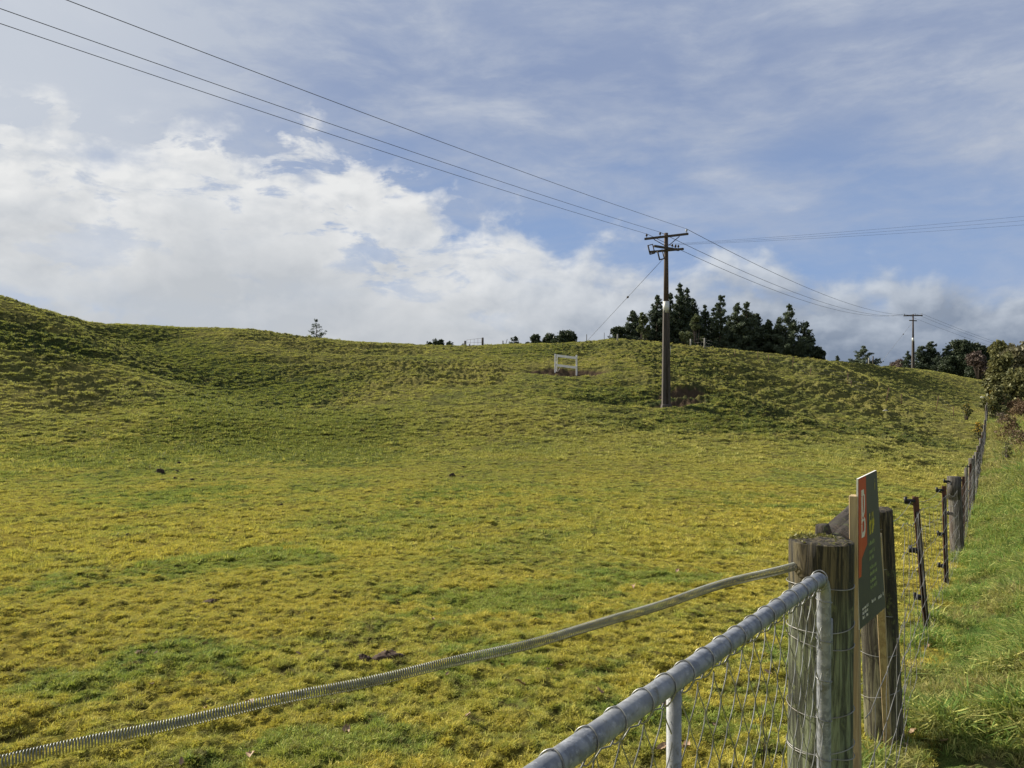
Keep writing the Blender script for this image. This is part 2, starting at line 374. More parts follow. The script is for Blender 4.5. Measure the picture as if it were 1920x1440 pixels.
class MB:
    def __init__(s): s.v = []; s.f = []
    def add(s, v, f):
        b = len(s.v); s.v += [tuple(p) for p in v]; s.f += [tuple(i + b for i in q) for q in f]; return s
    def box(s, c, size, M=None, taper=1.0, bev=0.0):
        hx, hy, hz = (q / 2 for q in size); c = Vector(c)
        pts = []
        if bev <= 0:
            for z in (-1, 1):
                t = taper if z > 0 else 1
                for x, y in ((-1, -1), (1, -1), (1, 1), (-1, 1)): pts.append(Vector((x * hx * t, y * hy * t, z * hz)))
            f = [(0, 3, 2, 1), (4, 5, 6, 7), (0, 1, 5, 4), (1, 2, 6, 5), (2, 3, 7, 6), (3, 0, 4, 7)]
        else:
            ring = [(-hx + bev, -hy), (hx - bev, -hy), (hx, -hy + bev), (hx, hy - bev), (hx - bev, hy), (-hx + bev, hy), (-hx, hy - bev), (-hx, -hy + bev)]
            for z, g in ((-hz, 1 - bev / max(hx, hy)), (-hz + bev, 1), (hz - bev, taper), (hz, taper * (1 - bev / max(hx, hy)))):
                for x, y in ring: pts.append(Vector((x * g, y * g, z)))
            f = [tuple(range(7, -1, -1)), tuple(range(24, 32))]
            for k_ in range(3):
                for i in range(8): f.append((k_ * 8 + i, k_ * 8 + (i + 1) % 8, (k_ + 1) * 8 + (i + 1) % 8, (k_ + 1) * 8 + i))
        if M: pts = [M @ p for p in pts]
        return s.add([p + c for p in pts], f)
    def tube(s, pts, rad, sides=8, cap=True):
        pts = [Vector(p) for p in pts]; n_ = len(pts)
        rad = [rad] * n_ if not hasattr(rad, '__len__') else rad
        t0 = (pts[1] - pts[0]).normalized()
        nrm = t0.orthogonal().normalized(); vs = []; prev = t0
        cs = [(math.cos(2 * math.pi * i / sides), math.sin(2 * math.pi * i / sides)) for i in range(sides)]
        for i, p in enumerate(pts):
            t = (pts[min(i + 1, n_ - 1)] - pts[max(i - 1, 0)])
            t = t.normalized() if t.length > 1e-9 else prev
            nrm = (nrm - t * nrm.dot(t)).normalized(); bn = t.cross(nrm); prev = t
            for c_, s_ in cs: vs.append(p + (nrm * c_ + bn * s_) * rad[i])
        f = [(i * sides + j, i * sides + (j + 1) % sides, (i + 1) * sides + (j + 1) % sides, (i + 1) * sides + j) for i in range(n_ - 1) for j in range(sides)]
        if cap: f += [tuple(range(sides - 1, -1, -1)), tuple(range((n_ - 1) * sides, n_ * sides))]
        return s.add(vs, f)
    def build(s, name, mat, parent=None, smooth=True): 
        o = link(name, s.v, s.f, mat, parent, smooth)
        return o
def flat_ends(o, ang=40):
    me = o.data
    try: me.set_sharp_from_angle(angle=R(ang))
    except Exception: pass
    return o

# ------------------------------------------------------------------ materials
MATS = {}
def mat(name):
    m = bpy.data.materials.new(name); m.use_nodes = True; T = NT(m.node_tree); MATS[name] = m
    o = T.n('ShaderNodeOutputMaterial'); b = T.n('ShaderNodeBsdfPrincipled')
    T.nt.links.new(b.outputs[0], o.inputs[0]); T.b = b; T.o = o
    b.inputs['Specular IOR Level'].default_value = .3
    return m, T
def turf_colour(T, atype, blade):
    """pasture colour from world position: golden moss, yellow-green, green, a little brown; lush and verge attributes shift it"""
    geo_ = T.n('ShaderNodeNewGeometry'); pos = geo_.outputs['Position']
    flat = T.mapping(pos, (1, 1, .35))
    big = T.noise(flat, .16, 3, .5, .6); med = T.noise(flat, .75, 4, .55, .4); sml = T.noise(flat, 4.5, 3, .6, .2); fine = T.noise(flat, 22, 2, .6)
    def attr(nm):
        a = T.n('ShaderNodeAttribute'); a.attribute_type = atype; a.attribute_name = nm; return a.outputs['Fac']
    lu, ve = attr('lush'), attr('verge')
    t = T.m('ADD', T.m('MULTIPLY', big, .45), T.m('ADD', T.m('MULTIPLY', med, .35), T.m('MULTIPLY', sml, .20)))
    c = T.mix(T.ss(t, .42, .60), (.66, .53, .085), (.50, .49, .100))
    c = T.mix(T.ss(T.m('ADD', t, T.m('MULTIPLY', T.m('SUBTRACT', sml, .5), .25)), .50, .64), c, (.20, .31, .065))
    c = T.mix(T.m('MULTIPLY', T.ss(sml, .56, .72), .55), c, (.38, .28, .085))
    # far faces of the hills are paler and drier than the near moss
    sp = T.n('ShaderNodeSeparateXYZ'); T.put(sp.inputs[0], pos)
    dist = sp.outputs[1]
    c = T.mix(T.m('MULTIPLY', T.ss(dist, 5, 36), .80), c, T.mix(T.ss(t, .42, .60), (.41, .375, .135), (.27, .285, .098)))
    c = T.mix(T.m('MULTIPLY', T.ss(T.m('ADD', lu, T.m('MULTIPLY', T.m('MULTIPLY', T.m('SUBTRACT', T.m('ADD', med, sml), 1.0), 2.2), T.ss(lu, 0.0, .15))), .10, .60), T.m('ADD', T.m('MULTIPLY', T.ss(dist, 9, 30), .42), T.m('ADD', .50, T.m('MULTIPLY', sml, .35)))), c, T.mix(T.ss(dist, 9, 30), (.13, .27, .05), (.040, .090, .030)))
    tiny = T.noise(flat, 13, 4, .65, .3)
    c = T.mix(T.m('MULTIPLY', T.ss(tiny, .49, .58), .72), c, T.mix(.62, c, (.07, .075, .025)))
    c = T.mix(T.m('MULTIPLY', T.ss(tiny, .44, .36), .45), c, (.115, .20, .045))
    pit = T.m('MULTIPLY', T.ss(T.m('ADD', T.m('MULTIPLY', sml, .5), T.m('MULTIPLY', tiny, .5)), .545, .61), T.ss(dist, 34, 14))
    c = T.mix(T.m('MULTIPLY', pit, .75), c, (.105, .068, .032))
    wide = T.noise(flat, .055, 3, .5, .8)
    c = T.mix(T.m('MULTIPLY', T.ss(wide, .46, .60), .22), c, (.14, .17, .055))
    brown = T.m('MULTIPLY', T.ss(T.m('ADD', T.m('MULTIPLY', med, .5), T.m('MULTIPLY', sml, .5)), .49, .62), .58)
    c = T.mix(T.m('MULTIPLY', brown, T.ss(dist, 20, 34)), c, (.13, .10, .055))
    vg = T.mix(T.ss(T.m('ADD', T.m('MULTIPLY', med, .6), T.m('MULTIPLY', sml, .4)), .50, .62), (.12, .24, .045), (.34, .28, .12))
    vg = T.mix(T.ss(fine, .5, .7), vg, (.17, .27, .06))
    vg = T.mix(T.m('MULTIPLY', T.ss(dist, 9, 30), T.ss(med, .40, .56)), vg, (.27, .225, .10))
    c = T.mix(ve, c, vg)
    return c, sml, fine, geo_, T
def make_turf(name, atype, blade):
    m, T = mat(name)
    c, sml, fine, g, _ = turf_colour(T, atype, blade)
    T.b.inputs['Roughness'].default_value = .8 if blade else 1; T.b.inputs['Specular IOR Level'].default_value = .15 if blade else 0
    if blade:
        rnd = g.outputs['Random Per Island']
        oi = T.n('ShaderNodeObjectInfo').outputs['Random']
        c = T.mix(T.m('MULTIPLY', T.ss(rnd, .62, .95), .60), c, (.70, .64, .20))
        c = T.mix(T.m('MULTIPLY', T.ss(rnd, .38, .05), .55), c, (.075, .115, .03))
        c = T.mix(T.m('MULTIPLY', T.ss(oi, .84, .97), .6), c, (.16, .105, .045))
        c = T.mix(T.m('MULTIPLY', T.ss(oi, .30, .0), .45), c, (.09, .13, .035))
        tr = T.n('ShaderNodeBsdfTranslucent'); T.put(tr.inputs[0], T.mix(.5, c, (.40, .42, .06), 'MIX'))
        mx = T.n('ShaderNodeMixShader'); mx.inputs[0].default_value = .34
        T.nt.links.new(T.b.outputs[0], mx.inputs[1]); T.nt.links.new(tr.outputs[0], mx.inputs[2]); T.nt.links.new(mx.outputs[0], T.o.inputs[0])
    else:
        a = T.n('ShaderNodeAttribute'); a.attribute_name = 'dirt'
        f1 = T.noise(g.outputs['Position'], 60, 3, .7)
        f2 = T.noise(T.mapping(g.outputs['Position'], (1, 1.6, 2.5)), 5.5, 6, .72, .3)
        sp2 = T.n('ShaderNodeSeparateXYZ'); T.put(sp2.inputs[0], g.outputs['Position'])
        under = T.mix(T.ss(f2, .45, .60), (.022, .022, .010), (.065, .060, .022))   # thatch and soil between the tufts
        c = T.mix(T.m('MULTIPLY', T.ss(sp2.outputs[1], 150, 125), T.ss(sp2.outputs[1], 1.2, 2.2)), c, T.mix(.30, under, c))
        c = T.mix(T.ss(T.m('ADD', a.outputs['Fac'], T.m('MULTIPLY', T.m('SUBTRACT', f2, .5), .8)), .38, .62), c, (.062, .045, .030))
        hgt = T.m('ADD', T.m('MULTIPLY', f1, .25), T.m('MULTIPLY', f2, .75))
        T.put(T.b.inputs['Normal'], T.bump(hgt, .9, .09))
    T.put(T.b.inputs['Base Color'], c)
    return m
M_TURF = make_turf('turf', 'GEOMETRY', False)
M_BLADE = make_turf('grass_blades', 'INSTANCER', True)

def wood(name, base, dark, streak=None, lichen=None, scale=1.0, bump=.6, dist=.006, head=None):
    m, T = mat(name)
    tc = T.n('ShaderNodeTexCoord'); v = tc.outputs['Object']
    g = T.noise(T.mapping(v, (26 * scale, 26 * scale, 2.0 * scale)), 1.6, 8, .70, 1.1)
    b2 = T.noise(T.mapping(v, (9, 9, 2.0)), 1.0, 4, .55, .2)
    c = T.mix(T.ss(g, .42, .60), dark, base)
    if streak: c = T.mix(T.m('MULTIPLY', T.ss(b2, .50, .62), .85), c, streak)
    if lichen:
        l = T.noise(v, 26, 5, .7, .2)
        c = T.mix(T.ss(T.m('ADD', T.m('MULTIPLY', l, .6), T.m('MULTIPLY', b2, .4)), .55, .66), c, lichen)
    if head:
        sp = T.n('ShaderNodeSeparateXYZ'); T.put(sp.inputs[0], v)
        hd = T.ss(T.m('ADD', sp.outputs[2], T.m('MULTIPLY', T.m('SUBTRACT', g, .5), .5)), head - .06, head + .10)
        c = T.mix(T.m('MULTIPLY', hd, .92), c, T.mix(T.ss(g, .44, .60), (.016, .013, .009), (.105, .082, .045)))
    T.put(T.b.inputs['Base Color'], c); T.b.inputs['Roughness'].default_value = .85
    T.put(T.b.inputs['Normal'], T.bump(g, bump, dist))
    return m
M_POST = wood('weathered_post', (.20, .225, .13), (.045, .048, .032), (.020, .020, .015), (.15, .17, .07), bump=.9, dist=.010, head=.99)
M_POSTD = wood('dark_strainer_post', (.16, .15, .085), (.035, .030, .020), (.015, .013, .010), (.10, .11, .04), bump=.9, dist=.010, head=.78)
M_BARK = wood('mossy_bark', (.075, .058, .045), (.016, .013, .010), (.035, .028, .022), (.075, .085, .03), bump=1.0, dist=.012)
M_STAKE = wood('pine_stake', (.40, .31, .175), (.27, .20, .11), None, None, bump=.25, dist=.002)
M_BATTEN = wood('grey_batten', (.19, .175, .145), (.045, .038, .03), (.05, .032, .024), None)
M_CHAR = wood('dark_post_top', (.10, .09, .075), (.03, .026, .02), None, None)
M_WHITEW = wood('white_painted_wood', (.80, .80, .77), (.66, .64, .60), (.70, .69, .66), None, bump=.2, dist=.003)
M_PALE = wood('pale_post', (.34, .33, .29), (.17, .16, .13))
M_MOSS = None
def simple(name, col, rough=.6, metal=0.0, var=None, nscale=20, amt=.5, bump=0, bd=.002, detail=4):
    m, T = mat(name); v = T.n('ShaderNodeTexCoord').outputs['Object']
    nz = T.noise(v, nscale, detail, .6, .2)
    c = T.mix(T.m('MULTIPLY', T.ss(nz, .42, .64), amt), col, var or tuple(x * .6 for x in col))
    T.put(T.b.inputs['Base Color'], c); T.b.inputs['Roughness'].default_value = rough; T.b.inputs['Metallic'].default_value = metal
    if bump: T.put(T.b.inputs['Normal'], T.bump(nz, bump, bd))
    return m
M_GALV = None
m, T = mat('galvanised_pipe'); v = T.n('ShaderNodeTexCoord').outputs['Object']
a_ = T.noise(v, 9, 5, .6, .5); b_ = T.noise(v, 70, 4, .7); c_ = T.noise(T.mapping(v, (1, 1, 1)), 28, 6, .75, .6)
col = T.mix(T.ss(T.noise(v, 55, 2, .5), .40, .60), (.215, .228, .250), (.135, .146, .165)); col = T.mix(T.m('MULTIPLY', T.ss(a_, .45, .60), .5), col, (.24, .245, .24))
col = T.mix(T.m('MULTIPLY', T.ss(c_, .56, .66), .8), col, (.11, .108, .085))
col = T.mix(T.m('MULTIPLY', T.ss(b_, .54, .66), .6), col, (.33, .34, .35))
T.put(T.b.inputs['Base Color'], col); T.b.inputs['Metallic'].default_value = .15
T.put(T.b.inputs['Roughness'], T.m('ADD', .46, T.m('MULTIPLY', b_, .25))); T.put(T.b.inputs['Normal'], T.bump(T.m('ADD', b_, c_), .5, .0012)); M_GALV = m
M_WIRE = simple('galvanised_wire', (.24, .245, .235), .42, .5, (.10, .098, .085), 30, .7)
M_SPRING = simple('spring_steel', (.17, .18, .165), .42, .45, (.085, .09, .07), 12, .6)
M_OLDW = simple('old_fence_wire', (.25, .245, .23), .5, .4, (.12, .10, .08), 12, .7)
M_LINE = simple('line_conductor', (.05, .05, .055), .5, .3)
M_RUST = simple('rusty_steel', (.12, .055, .035), .75, .2, (.055, .035, .028), 40, .8, .4)
M_BLACK = simple('black_plastic', (.015, .015, .016), .5)
M_CONC = wood('concrete_pole', (.085, .073, .063), (.055, .047, .040), (.045, .039, .034), None, scale=.35, bump=.2)
M_POLEW = wood('brown_pole', (.085, .058, .043), (.05, .035, .028), None, None, scale=.5, bump=.3)
M_ARM = wood('dark_crossarm', (.075, .06, .05), (.035, .03, .027), None, None, scale=.5)
M_TIN = simple('tin_guard', (.55, .55, .52), .5, .1, (.42, .42, .40), 6, .6)
M_CERAM = simple('ceramic_insulator', (.35, .37, .38), .3)
M_BOARD = simple('charcoal_board', (.048, .047, .048), .5, 0, (.058, .057, .056), 5, .6)
M_EDGE = simple('white_board_core', (.78, .76, .70), .6, 0, (.7, .68, .62), 5, .5)
M_RED = simple('red_print', (.42, .045, .020), .45, 0, (.37, .038, .018), 5, .5)
M_CREAM = simple('cream_print', (.62, .58, .50), .5, 0, (.5, .47, .40), 60, .4)
M_YEL = simple('yellow_print', (.52, .45, .05), .5, 0, (.35, .32, .06), 60, .5)
M_GRN = simple('pale_green_print', (.24, .29, .12), .5, 0, (.13, .17, .07), 30, .6)
M_SOIL = simple('soil', (.070, .045, .030), .95, 0, (.038, .024, .016), 30, .8, .9, .01)
M_SOILD = simple('dark_soil', (.045, .032, .022), .95, 0, (.025, .018, .012), 30, .8, .9, .01)
M_LEAF = simple('dry_leaf', (.26, .165, .09), .7, 0, (.38, .28, .18), 35, .7, .3)
M_STONE = simple('pale_stone', (.45, .43, .38), .8, 0, (.3, .28, .24), 8, .6, .4, .01)
def foliage(name, a, b, tip, trans=.25, sun=None):
    m, T = mat(name)
    g = T.n('ShaderNodeNewGeometry'); rnd = g.outputs['Random Per Island']
    nz = T.noise(g.outputs['Position'], 1.1, 3, .6)
    c = T.mix(T.ss(nz, .40, .62), a, b)
    c = T.mix(T.m('MULTIPLY', T.ss(rnd, .5, 1), .55), c, tip)
    T.put(T.b.inputs['Base Color'], c); T.b.inputs['Roughness'].default_value = .6
    tr = T.n('ShaderNodeBsdfTranslucent'); T.put(tr.inputs[0], T.mix(.4, c, tip))
    mx = T.n('ShaderNodeMixShader'); mx.inputs[0].default_value = trans
    T.nt.links.new(T.b.outputs[0], mx.inputs[1]); T.nt.links.new(tr.outputs[0], mx.inputs[2]); T.nt.links.new(mx.outputs[0], T.o.inputs[0])
    return m
F_PINE = foliage('pine_needles', (.034, .050, .030), (.050, .072, .040), (.085, .110, .060), .25)
F_PINE2 = foliage('lighter_pine_needles', (.055, .078, .046), (.080, .105, .060), (.13, .155, .09), .28)
F_WATTLE = foliage('wattle_leaves', (.085, .105, .048), (.12, .14, .06), (.17, .19, .085), .25)
F_DARK = foliage('dark_leaves', (.028, .042, .020), (.044, .062, .028), (.075, .095, .042), .22)
F_OLIVE = foliage('olive_leaves', (.10, .108, .038), (.15, .15, .052), (.24, .22, .085), .25)
F_GREY = foliage('pale_grey_leaves', (.13, .125, .065), (.17, .155, .085), (.24, .215, .12), .25)
F_PINK = foliage('bare_reddish_twigs', (.10, .070, .055), (.135, .098, .078), (.18, .14, .11), .1)
F_RUSTY = foliage('rusty_scrub', (.11, .065, .035), (.15, .10, .048), (.23, .165, .075), .15)
F_GORSE = foliage('gorse_leaves', (.065, .075, .022), (.09, .10, .03), (.15, .14, .035), .2)
F_GOLD = foliage('gorse_flowers', (.45, .26, .02), (.52, .33, .03), (.60, .42, .04), .2)
M_TRUNK = wood('tree_bark', (.11, .085, .065), (.05, .04, .032), None, None, scale=.3)

# ------------------------------------------------------------------ ground sheet
gv = np.stack([GX, GY, Z], -1).reshape(-1, 3)
jj, ii = np.meshgrid(np.arange(nr - 1), np.arange(na), indexing='ij')
i2 = (ii + 1) % na
gf = np.stack([jj * na + ii, (jj + 1) * na + ii, (jj + 1) * na + i2, jj * na + i2], -1).reshape(-1, 4)[:, ::-1]
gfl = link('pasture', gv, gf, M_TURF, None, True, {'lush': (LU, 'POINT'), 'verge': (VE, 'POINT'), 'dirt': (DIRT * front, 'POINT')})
tag(gfl, 'rolling sheep pasture of golden moss and grass', 'ground', kind='structure')
cap = MB(); z0 = gz(0, .25); cap.tube([(0, 0, z0 - .12), (0, 0, z0 - .0)], .27, 24); 
cp_ = cap.build('ground', M_TURF, None); tag(cp_, 'patch of ground directly under the viewer', 'ground', kind='structure')

# ------------------------------------------------------------------ grass: small tufts instanced over the ground
def tuft_mesh(name, nb, rad, lmin, lmax, wdt, tmin, tmax, seed, bend=0.0):
    r_ = np.random.RandomState(seed); V = []; Fc = []
    for i in range(nb):
        a = r_.rand() * 6.283; q = rad * math.sqrt(r_.rand()); b = np.array([q * math.cos(a), q * math.sin(a), -.004])
        th = R(tmin + (tmax - tmin) * r_.rand()); ph = a + r_.randn() * .9; L = lmin + (lmax - lmin) * r_.rand()
        d = np.array([math.sin(th) * math.cos(ph), math.sin(th) * math.sin(ph), math.cos(th)])
        sd = np.array([-math.sin(ph), math.cos(ph), r_.randn() * .4]); sd /= np.linalg.norm(sd); w_ = wdt * (.7 + .6 * r_.rand())
        k0 = len(V)
        if bend <= 0:
            V += [b - sd * w_, b + sd * w_, b + d * L]; Fc.append((k0, k0 + 1, k0 + 2))
        else:
            m1 = b + d * L * .5; th2 = min(th + bend * (.5 + r_.rand()), 2.2)
            d2 = np.array([math.sin(th2) * math.cos(ph), math.sin(th2) * math.sin(ph), math.cos(th2)])
            V += [b - sd * w_, b + sd * w_, m1 + sd * w_ * .8, m1 - sd * w_ * .8, m1 + d2 * L * .5]
            Fc += [(k0, k0 + 1, k0 + 2, k0 + 3), (k0 + 3, k0 + 2, k0 + 4)]
    me = bpy.data.meshes.new(name); me.from_pydata([tuple(v) for v in V], [], Fc); me.materials.append(M_BLADE); me.update()
    return bpy.data.objects.new(name, me)
def scatter(name, tufts, pts, scl, seed, label, attrs):
    colx = bpy.data.collections.new(name + '_tufts')
    for t in tufts: colx.objects.link(t)
    r_ = np.random.RandomState(seed); n_ = len(pts)
    me = bpy.data.meshes.new(name); me.vertices.add(n_); me.vertices.foreach_set('co', pts.astype(np.float32).ravel())
    for an, av in dict(attrs, scl=scl).items():
        at = me.attributes.new(an, 'FLOAT', 'POINT'); at.data.foreach_set('value', av.astype(np.float32))
    rot = np.stack([r_.randn(n_) * .15, r_.randn(n_) * .15, r_.rand(n_) * 6.283], -1)
    at = me.attributes.new('rot', 'FLOAT_VECTOR', 'POINT'); at.data.foreach_set('vector', rot.astype(np.float32).ravel())
    o = bpy.data.objects.new(name, me); COL.objects.link(o); me.materials.append(M_BLADE)
    ng = bpy.data.node_groups.new(name + '_scatter', 'GeometryNodeTree')
    ng.interface.new_socket('Geometry', in_out='INPUT', socket_type='NodeSocketGeometry')
    ng.interface.new_socket('Geometry', in_out='OUTPUT', socket_type='NodeSocketGeometry')
    N = ng.nodes; L = ng.links
    gi = N.new('NodeGroupInput'); go = N.new('NodeGroupOutput'); ip = N.new('GeometryNodeInstanceOnPoints'); ci = N.new('GeometryNodeCollectionInfo')
    ci.inputs['Collection'].default_value = colx; ci.inputs['Separate Children'].default_value = True; ci.inputs['Reset Children'].default_value = True
    a1 = N.new('GeometryNodeInputNamedAttribute'); a1.data_type = 'FLOAT'; a1.inputs[0].default_value = 'scl'
    a2 = N.new('GeometryNodeInputNamedAttribute'); a2.data_type = 'FLOAT_VECTOR'; a2.inputs[0].default_value = 'rot'
    e2r = N.new('FunctionNodeEulerToRotation')
    L.new(gi.outputs[0], ip.inputs['Points']); L.new(ci.outputs[0], ip.inputs['Instance']); ip.inputs['Pick Instance'].default_value = True
    L.new(a2.outputs[0], e2r.inputs[0]); L.new(e2r.outputs[0], ip.inputs['Rotation']); L.new(a1.outputs[0], ip.inputs['Scale'])
    L.new(ip.outputs[0], go.inputs[0])
    md = o.modifiers.new('scatter', 'NODES'); md.node_group = ng
    return tag(o, label, 'grass', kind='stuff')
rg = np.random.RandomState(3)
def sample(n_, d0, d1, pw=1.0, amax=39.5):
    """points between two distances, density falling with distance"""
    uu = rg.rand(n_)
    d = np.sqrt(d0 ** 2 + uu * (d1 ** 2 - d0 ** 2)) if pw == 0 else d0 * (d1 / d0) ** uu if pw == 2 else (d0 + uu * (d1 - d0))
    a = np.radians((rg.rand(n_) * 2 - 1) * amax)
    return np.sin(a) * d, np.cos(a) * d
def sidef(x, y): return x - (.645 * y - .4885)
def dirtf(x, y):
    return 1.3 * np.exp(-(((x - fx0) / 2.9) ** 2 + ((y - fy0 - .8) / 1.15) ** 2)) + 1.2 * np.exp(-(((x - px0 - 1.7) / 1.6) ** 2 + ((y - py0 - 2.8) / .9) ** 2)) + 1.1 * np.exp(-(((x - px0 - .9) / 1.7) ** 2 + ((y - py0 - .8) / .7) ** 2))
near_t = [tuft_mesh('turf_tuft', 52, .019, .006, .015, .0020, 20, 85, 10 + i) for i in range(9)] + [tuft_mesh('turf_tuft', 9, .018, .018, .036, .0014, 8, 60, 30 + i, .8) for i in range(2)]
mid_t = [tuft_mesh('turf_tuft', 44, .050, .014, .036, .0048, 15, 78, 50 + i) for i in range(6)]
far_t = [tuft_mesh('turf_tuft', 40, .15, .03, .085, .014, 15, 78, 70 + i) for i in range(6)]
def pasture(name, tufts, n_, d0, d1, pw, smin, smax, seed, label, fq, thr, sink=0.0):
    x, y = sample(n_, d0, d1, pw)
    big_ = fbm(x * .5, y * .5, 2, 21); cl_ = perlin(x * fq, y * fq, 22) + .55 * perlin(x * fq * 2.3, y * fq * 2.3, 23)
    if d0 > 20: cl_ = cl_ * .6 + .9 * ground(x, y, lump)
    lu = lush(x, y)
    prob = sst(cl_ + .35 * big_ + .35 * lu, thr - .16, thr + .22)
    keep = (sidef(x, y) < rg.rand(n_) * .25) & (rg.rand(n_) < prob) & (dirtf(x, y) < .35)
    x, y, cl_, lu = x[keep], y[keep], cl_[keep], lu[keep]
    s = (smin + (smax - smin) * rg.rand(len(x))) * np.clip(.85 + .55 * cl_, .55, 1.5) * (1 + .25 * lu)
    pts = np.stack([x, y, ground(x, y) - sink], -1)
    return scatter(name, tufts, pts, s, seed, label, {'lush': lu, 'verge': np.zeros(len(x))})
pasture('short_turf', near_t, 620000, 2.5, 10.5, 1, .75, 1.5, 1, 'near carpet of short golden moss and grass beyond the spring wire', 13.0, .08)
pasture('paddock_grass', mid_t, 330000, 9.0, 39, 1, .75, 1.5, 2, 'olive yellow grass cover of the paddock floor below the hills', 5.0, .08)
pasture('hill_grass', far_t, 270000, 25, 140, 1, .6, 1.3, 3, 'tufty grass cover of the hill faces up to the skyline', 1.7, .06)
# verge: taller grass and dry straw on the road side of the fence
verge_t = [tuft_mesh('verge_tuft', 20, .05, .05, .17, .0034, 5, 62, 90 + i, .9) for i in range(5)] + [tuft_mesh('verge_tuft', 30, .05, .02, .06, .0032, 15, 80, 96 + i) for i in range(3)]
n_ = 190000
d = 1.9 + (62 - 1.9) * rg.rand(n_) ** 2.4; a = np.radians(18 + 22 * rg.rand(n_)); x, y = np.sin(a) * d, np.cos(a) * d
cl_ = fbm(x * 1.3, y * 1.3, 3, 41) + .5 * perlin(x * 6, y * 6, 42)
keep = (sidef(x, y) > -.12 + .2 * rg.rand(n_)) & (rg.rand(n_) < .62 + 1.1 * cl_); x, y, cl_ = x[keep], y[keep], cl_[keep]
tall = 1.25 * np.clip(sst(sidef(x, y), .3, 1.6) * .75 + .45 + .9 * np.clip(cl_, -.3, .5), .35, 1.7)
s = tall * (.6 + .6 * rg.rand(len(x))) * (1 + sst(np.hypot(x, y), 6, 40) * 2.0)
scatter('long_grass', verge_t, np.stack([x, y, ground(x, y)], -1), s, 5, 'rank green grass and straw along the verge right of the fence', {'lush': np.zeros(len(x)), 'verge': np.ones(len(x))})

# ------------------------------------------------------------------ log helper: uneven round timber
def log(name, p0, p1, r0, r1, mt, parent, seed=1, rough=.05, rings=36, seg=44, top_tilt=0.0, origin=None):
    p0, p1 = Vector(p0), Vector(p1); ax = (p1 - p0); L = ax.length; q = ax.to_track_quat('Z', 'Y').to_matrix()
    t = np.linspace(0, 1, rings)[:, None]; th = np.linspace(0, 2 * np.pi, seg, endpoint=False)[None, :]
    X, Y = np.cos(th), np.sin(th)
    rr_ = (r0 + (r1 - r0) * t) * (1 + rough * perlin(X * 1.3 + t * L * 1.2, Y * 1.3, seed) + rough * .7 * perlin(th * 5 / 6.283 * 6 + 0 * t, t * L * 1.4, seed + 2) * np.ones_like(th))
    crack = np.clip(perlin(th * 14 / 6.283 * 2 + 0 * t, t * L * 1.1, seed + 5) - .25, 0, 1) * .06
    rr_ = rr_ * (1 - crack * rough / .05)
    V = np.stack([rr_ * X, rr_ * Y, t * L + 0 * th + (t > .999) * top_tilt * X * r1], -1).reshape(-1, 3)
    Fq = [(i * seg + j, i * seg + (j + 1) % seg, (i + 1) * seg + (j + 1) % seg, (i + 1) * seg + j) for i in range(rings - 1) for j in range(seg)]
    # top face as rings so that it can be uneven
    k0 = len(V); base = (rings - 1) * seg; ext = []
    for m_, fsc in enumerate((.93, .6, .25)):
        tz = L + (.004 if m_ < 2 else .006) + .006 * perlin(X[0] * 3 * fsc, Y[0] * 3 * fsc, seed + 9)
        ext.append(np.stack([rr_[-1] * X[0] * fsc, rr_[-1] * Y[0] * fsc, tz + top_tilt * X[0] * r1 * fsc], -1))
    V = np.concatenate([V] + ext)
    prev = base
    for m_ in range(3):
        cur = k0 + m_ * seg
        Fq += [(prev + j, prev + (j + 1) % seg, cur + (j + 1) % seg, cur + j) for j in range(seg)]; prev = cur
    Fq += [tuple(prev + j for j in range(seg)), tuple(range(seg - 1, -1, -1))]
    M3 = np.array(q); V = V @ M3.T + np.array(p0)
    o = link(name, V, Fq, mt, parent, True); flat_ends(o, 50)
    return o

# ------------------------------------------------------------------ gate post with its wrap wires
gpx, gpy = .866, 2.10
gp = thing('gate_post', 'thick round timber post where the pipe gate and spring wire meet', 'post')
gpo = log('post', (gpx, gpy, -.15), (gpx + .004, gpy, 1.158), .083, .0845, M_POST, gp, 4, .045, top_tilt=-.03)
def ring(cx_, cy_, z, r, tilt=0, wr=.0013, squash=1.0, seed=0, n_=40):
    return [(cx_ + r * math.cos(t) , cy_ + r * math.sin(t) * squash, z + tilt * math.cos(t) + .004 * math.sin(2 * t + seed)) for t in np.linspace(0, 2 * math.pi, n_)]
for i, z in enumerate((1.045, .93, .885, .70, .60, .585, .45, .335, .22)):
    b = MB(); b.tube(ring(gpx, gpy, z, .0885, .012 * math.sin(i * 2.1), seed=i), .0014, 6); b.build('wire_wrap', M_OLDW, gp)
moss = MB()
rm = random.Random(3)
mv = []; mf = []
for i in range(420):
    a = rm.uniform(.5, 3.0) if rm.random() < .75 else rm.uniform(0, 6.28); q = .080 * math.sqrt(rm.random())
    p = Vector((gpx + q * math.cos(a), gpy + q * math.sin(a), 1.162)); s = rm.uniform(.004, .011)
    d1 = Vector((rm.gauss(0, 1), rm.gauss(0, 1), rm.gauss(.6, .6))).normalized() * s; d2 = Vector((rm.gauss(0, 1), rm.gauss(0, 1), 0)).normalized() * s * .6
    k0 = len(mv); mv += [p - d2, p + d2, p + d1]; mf.append((k0, k0 + 1, k0 + 2))
F_MOSS = foliage('post_moss', (.13, .13, .03), (.16, .15, .04), (.22, .20, .05), .2)
link('moss', mv, mf, F_MOSS, gp)

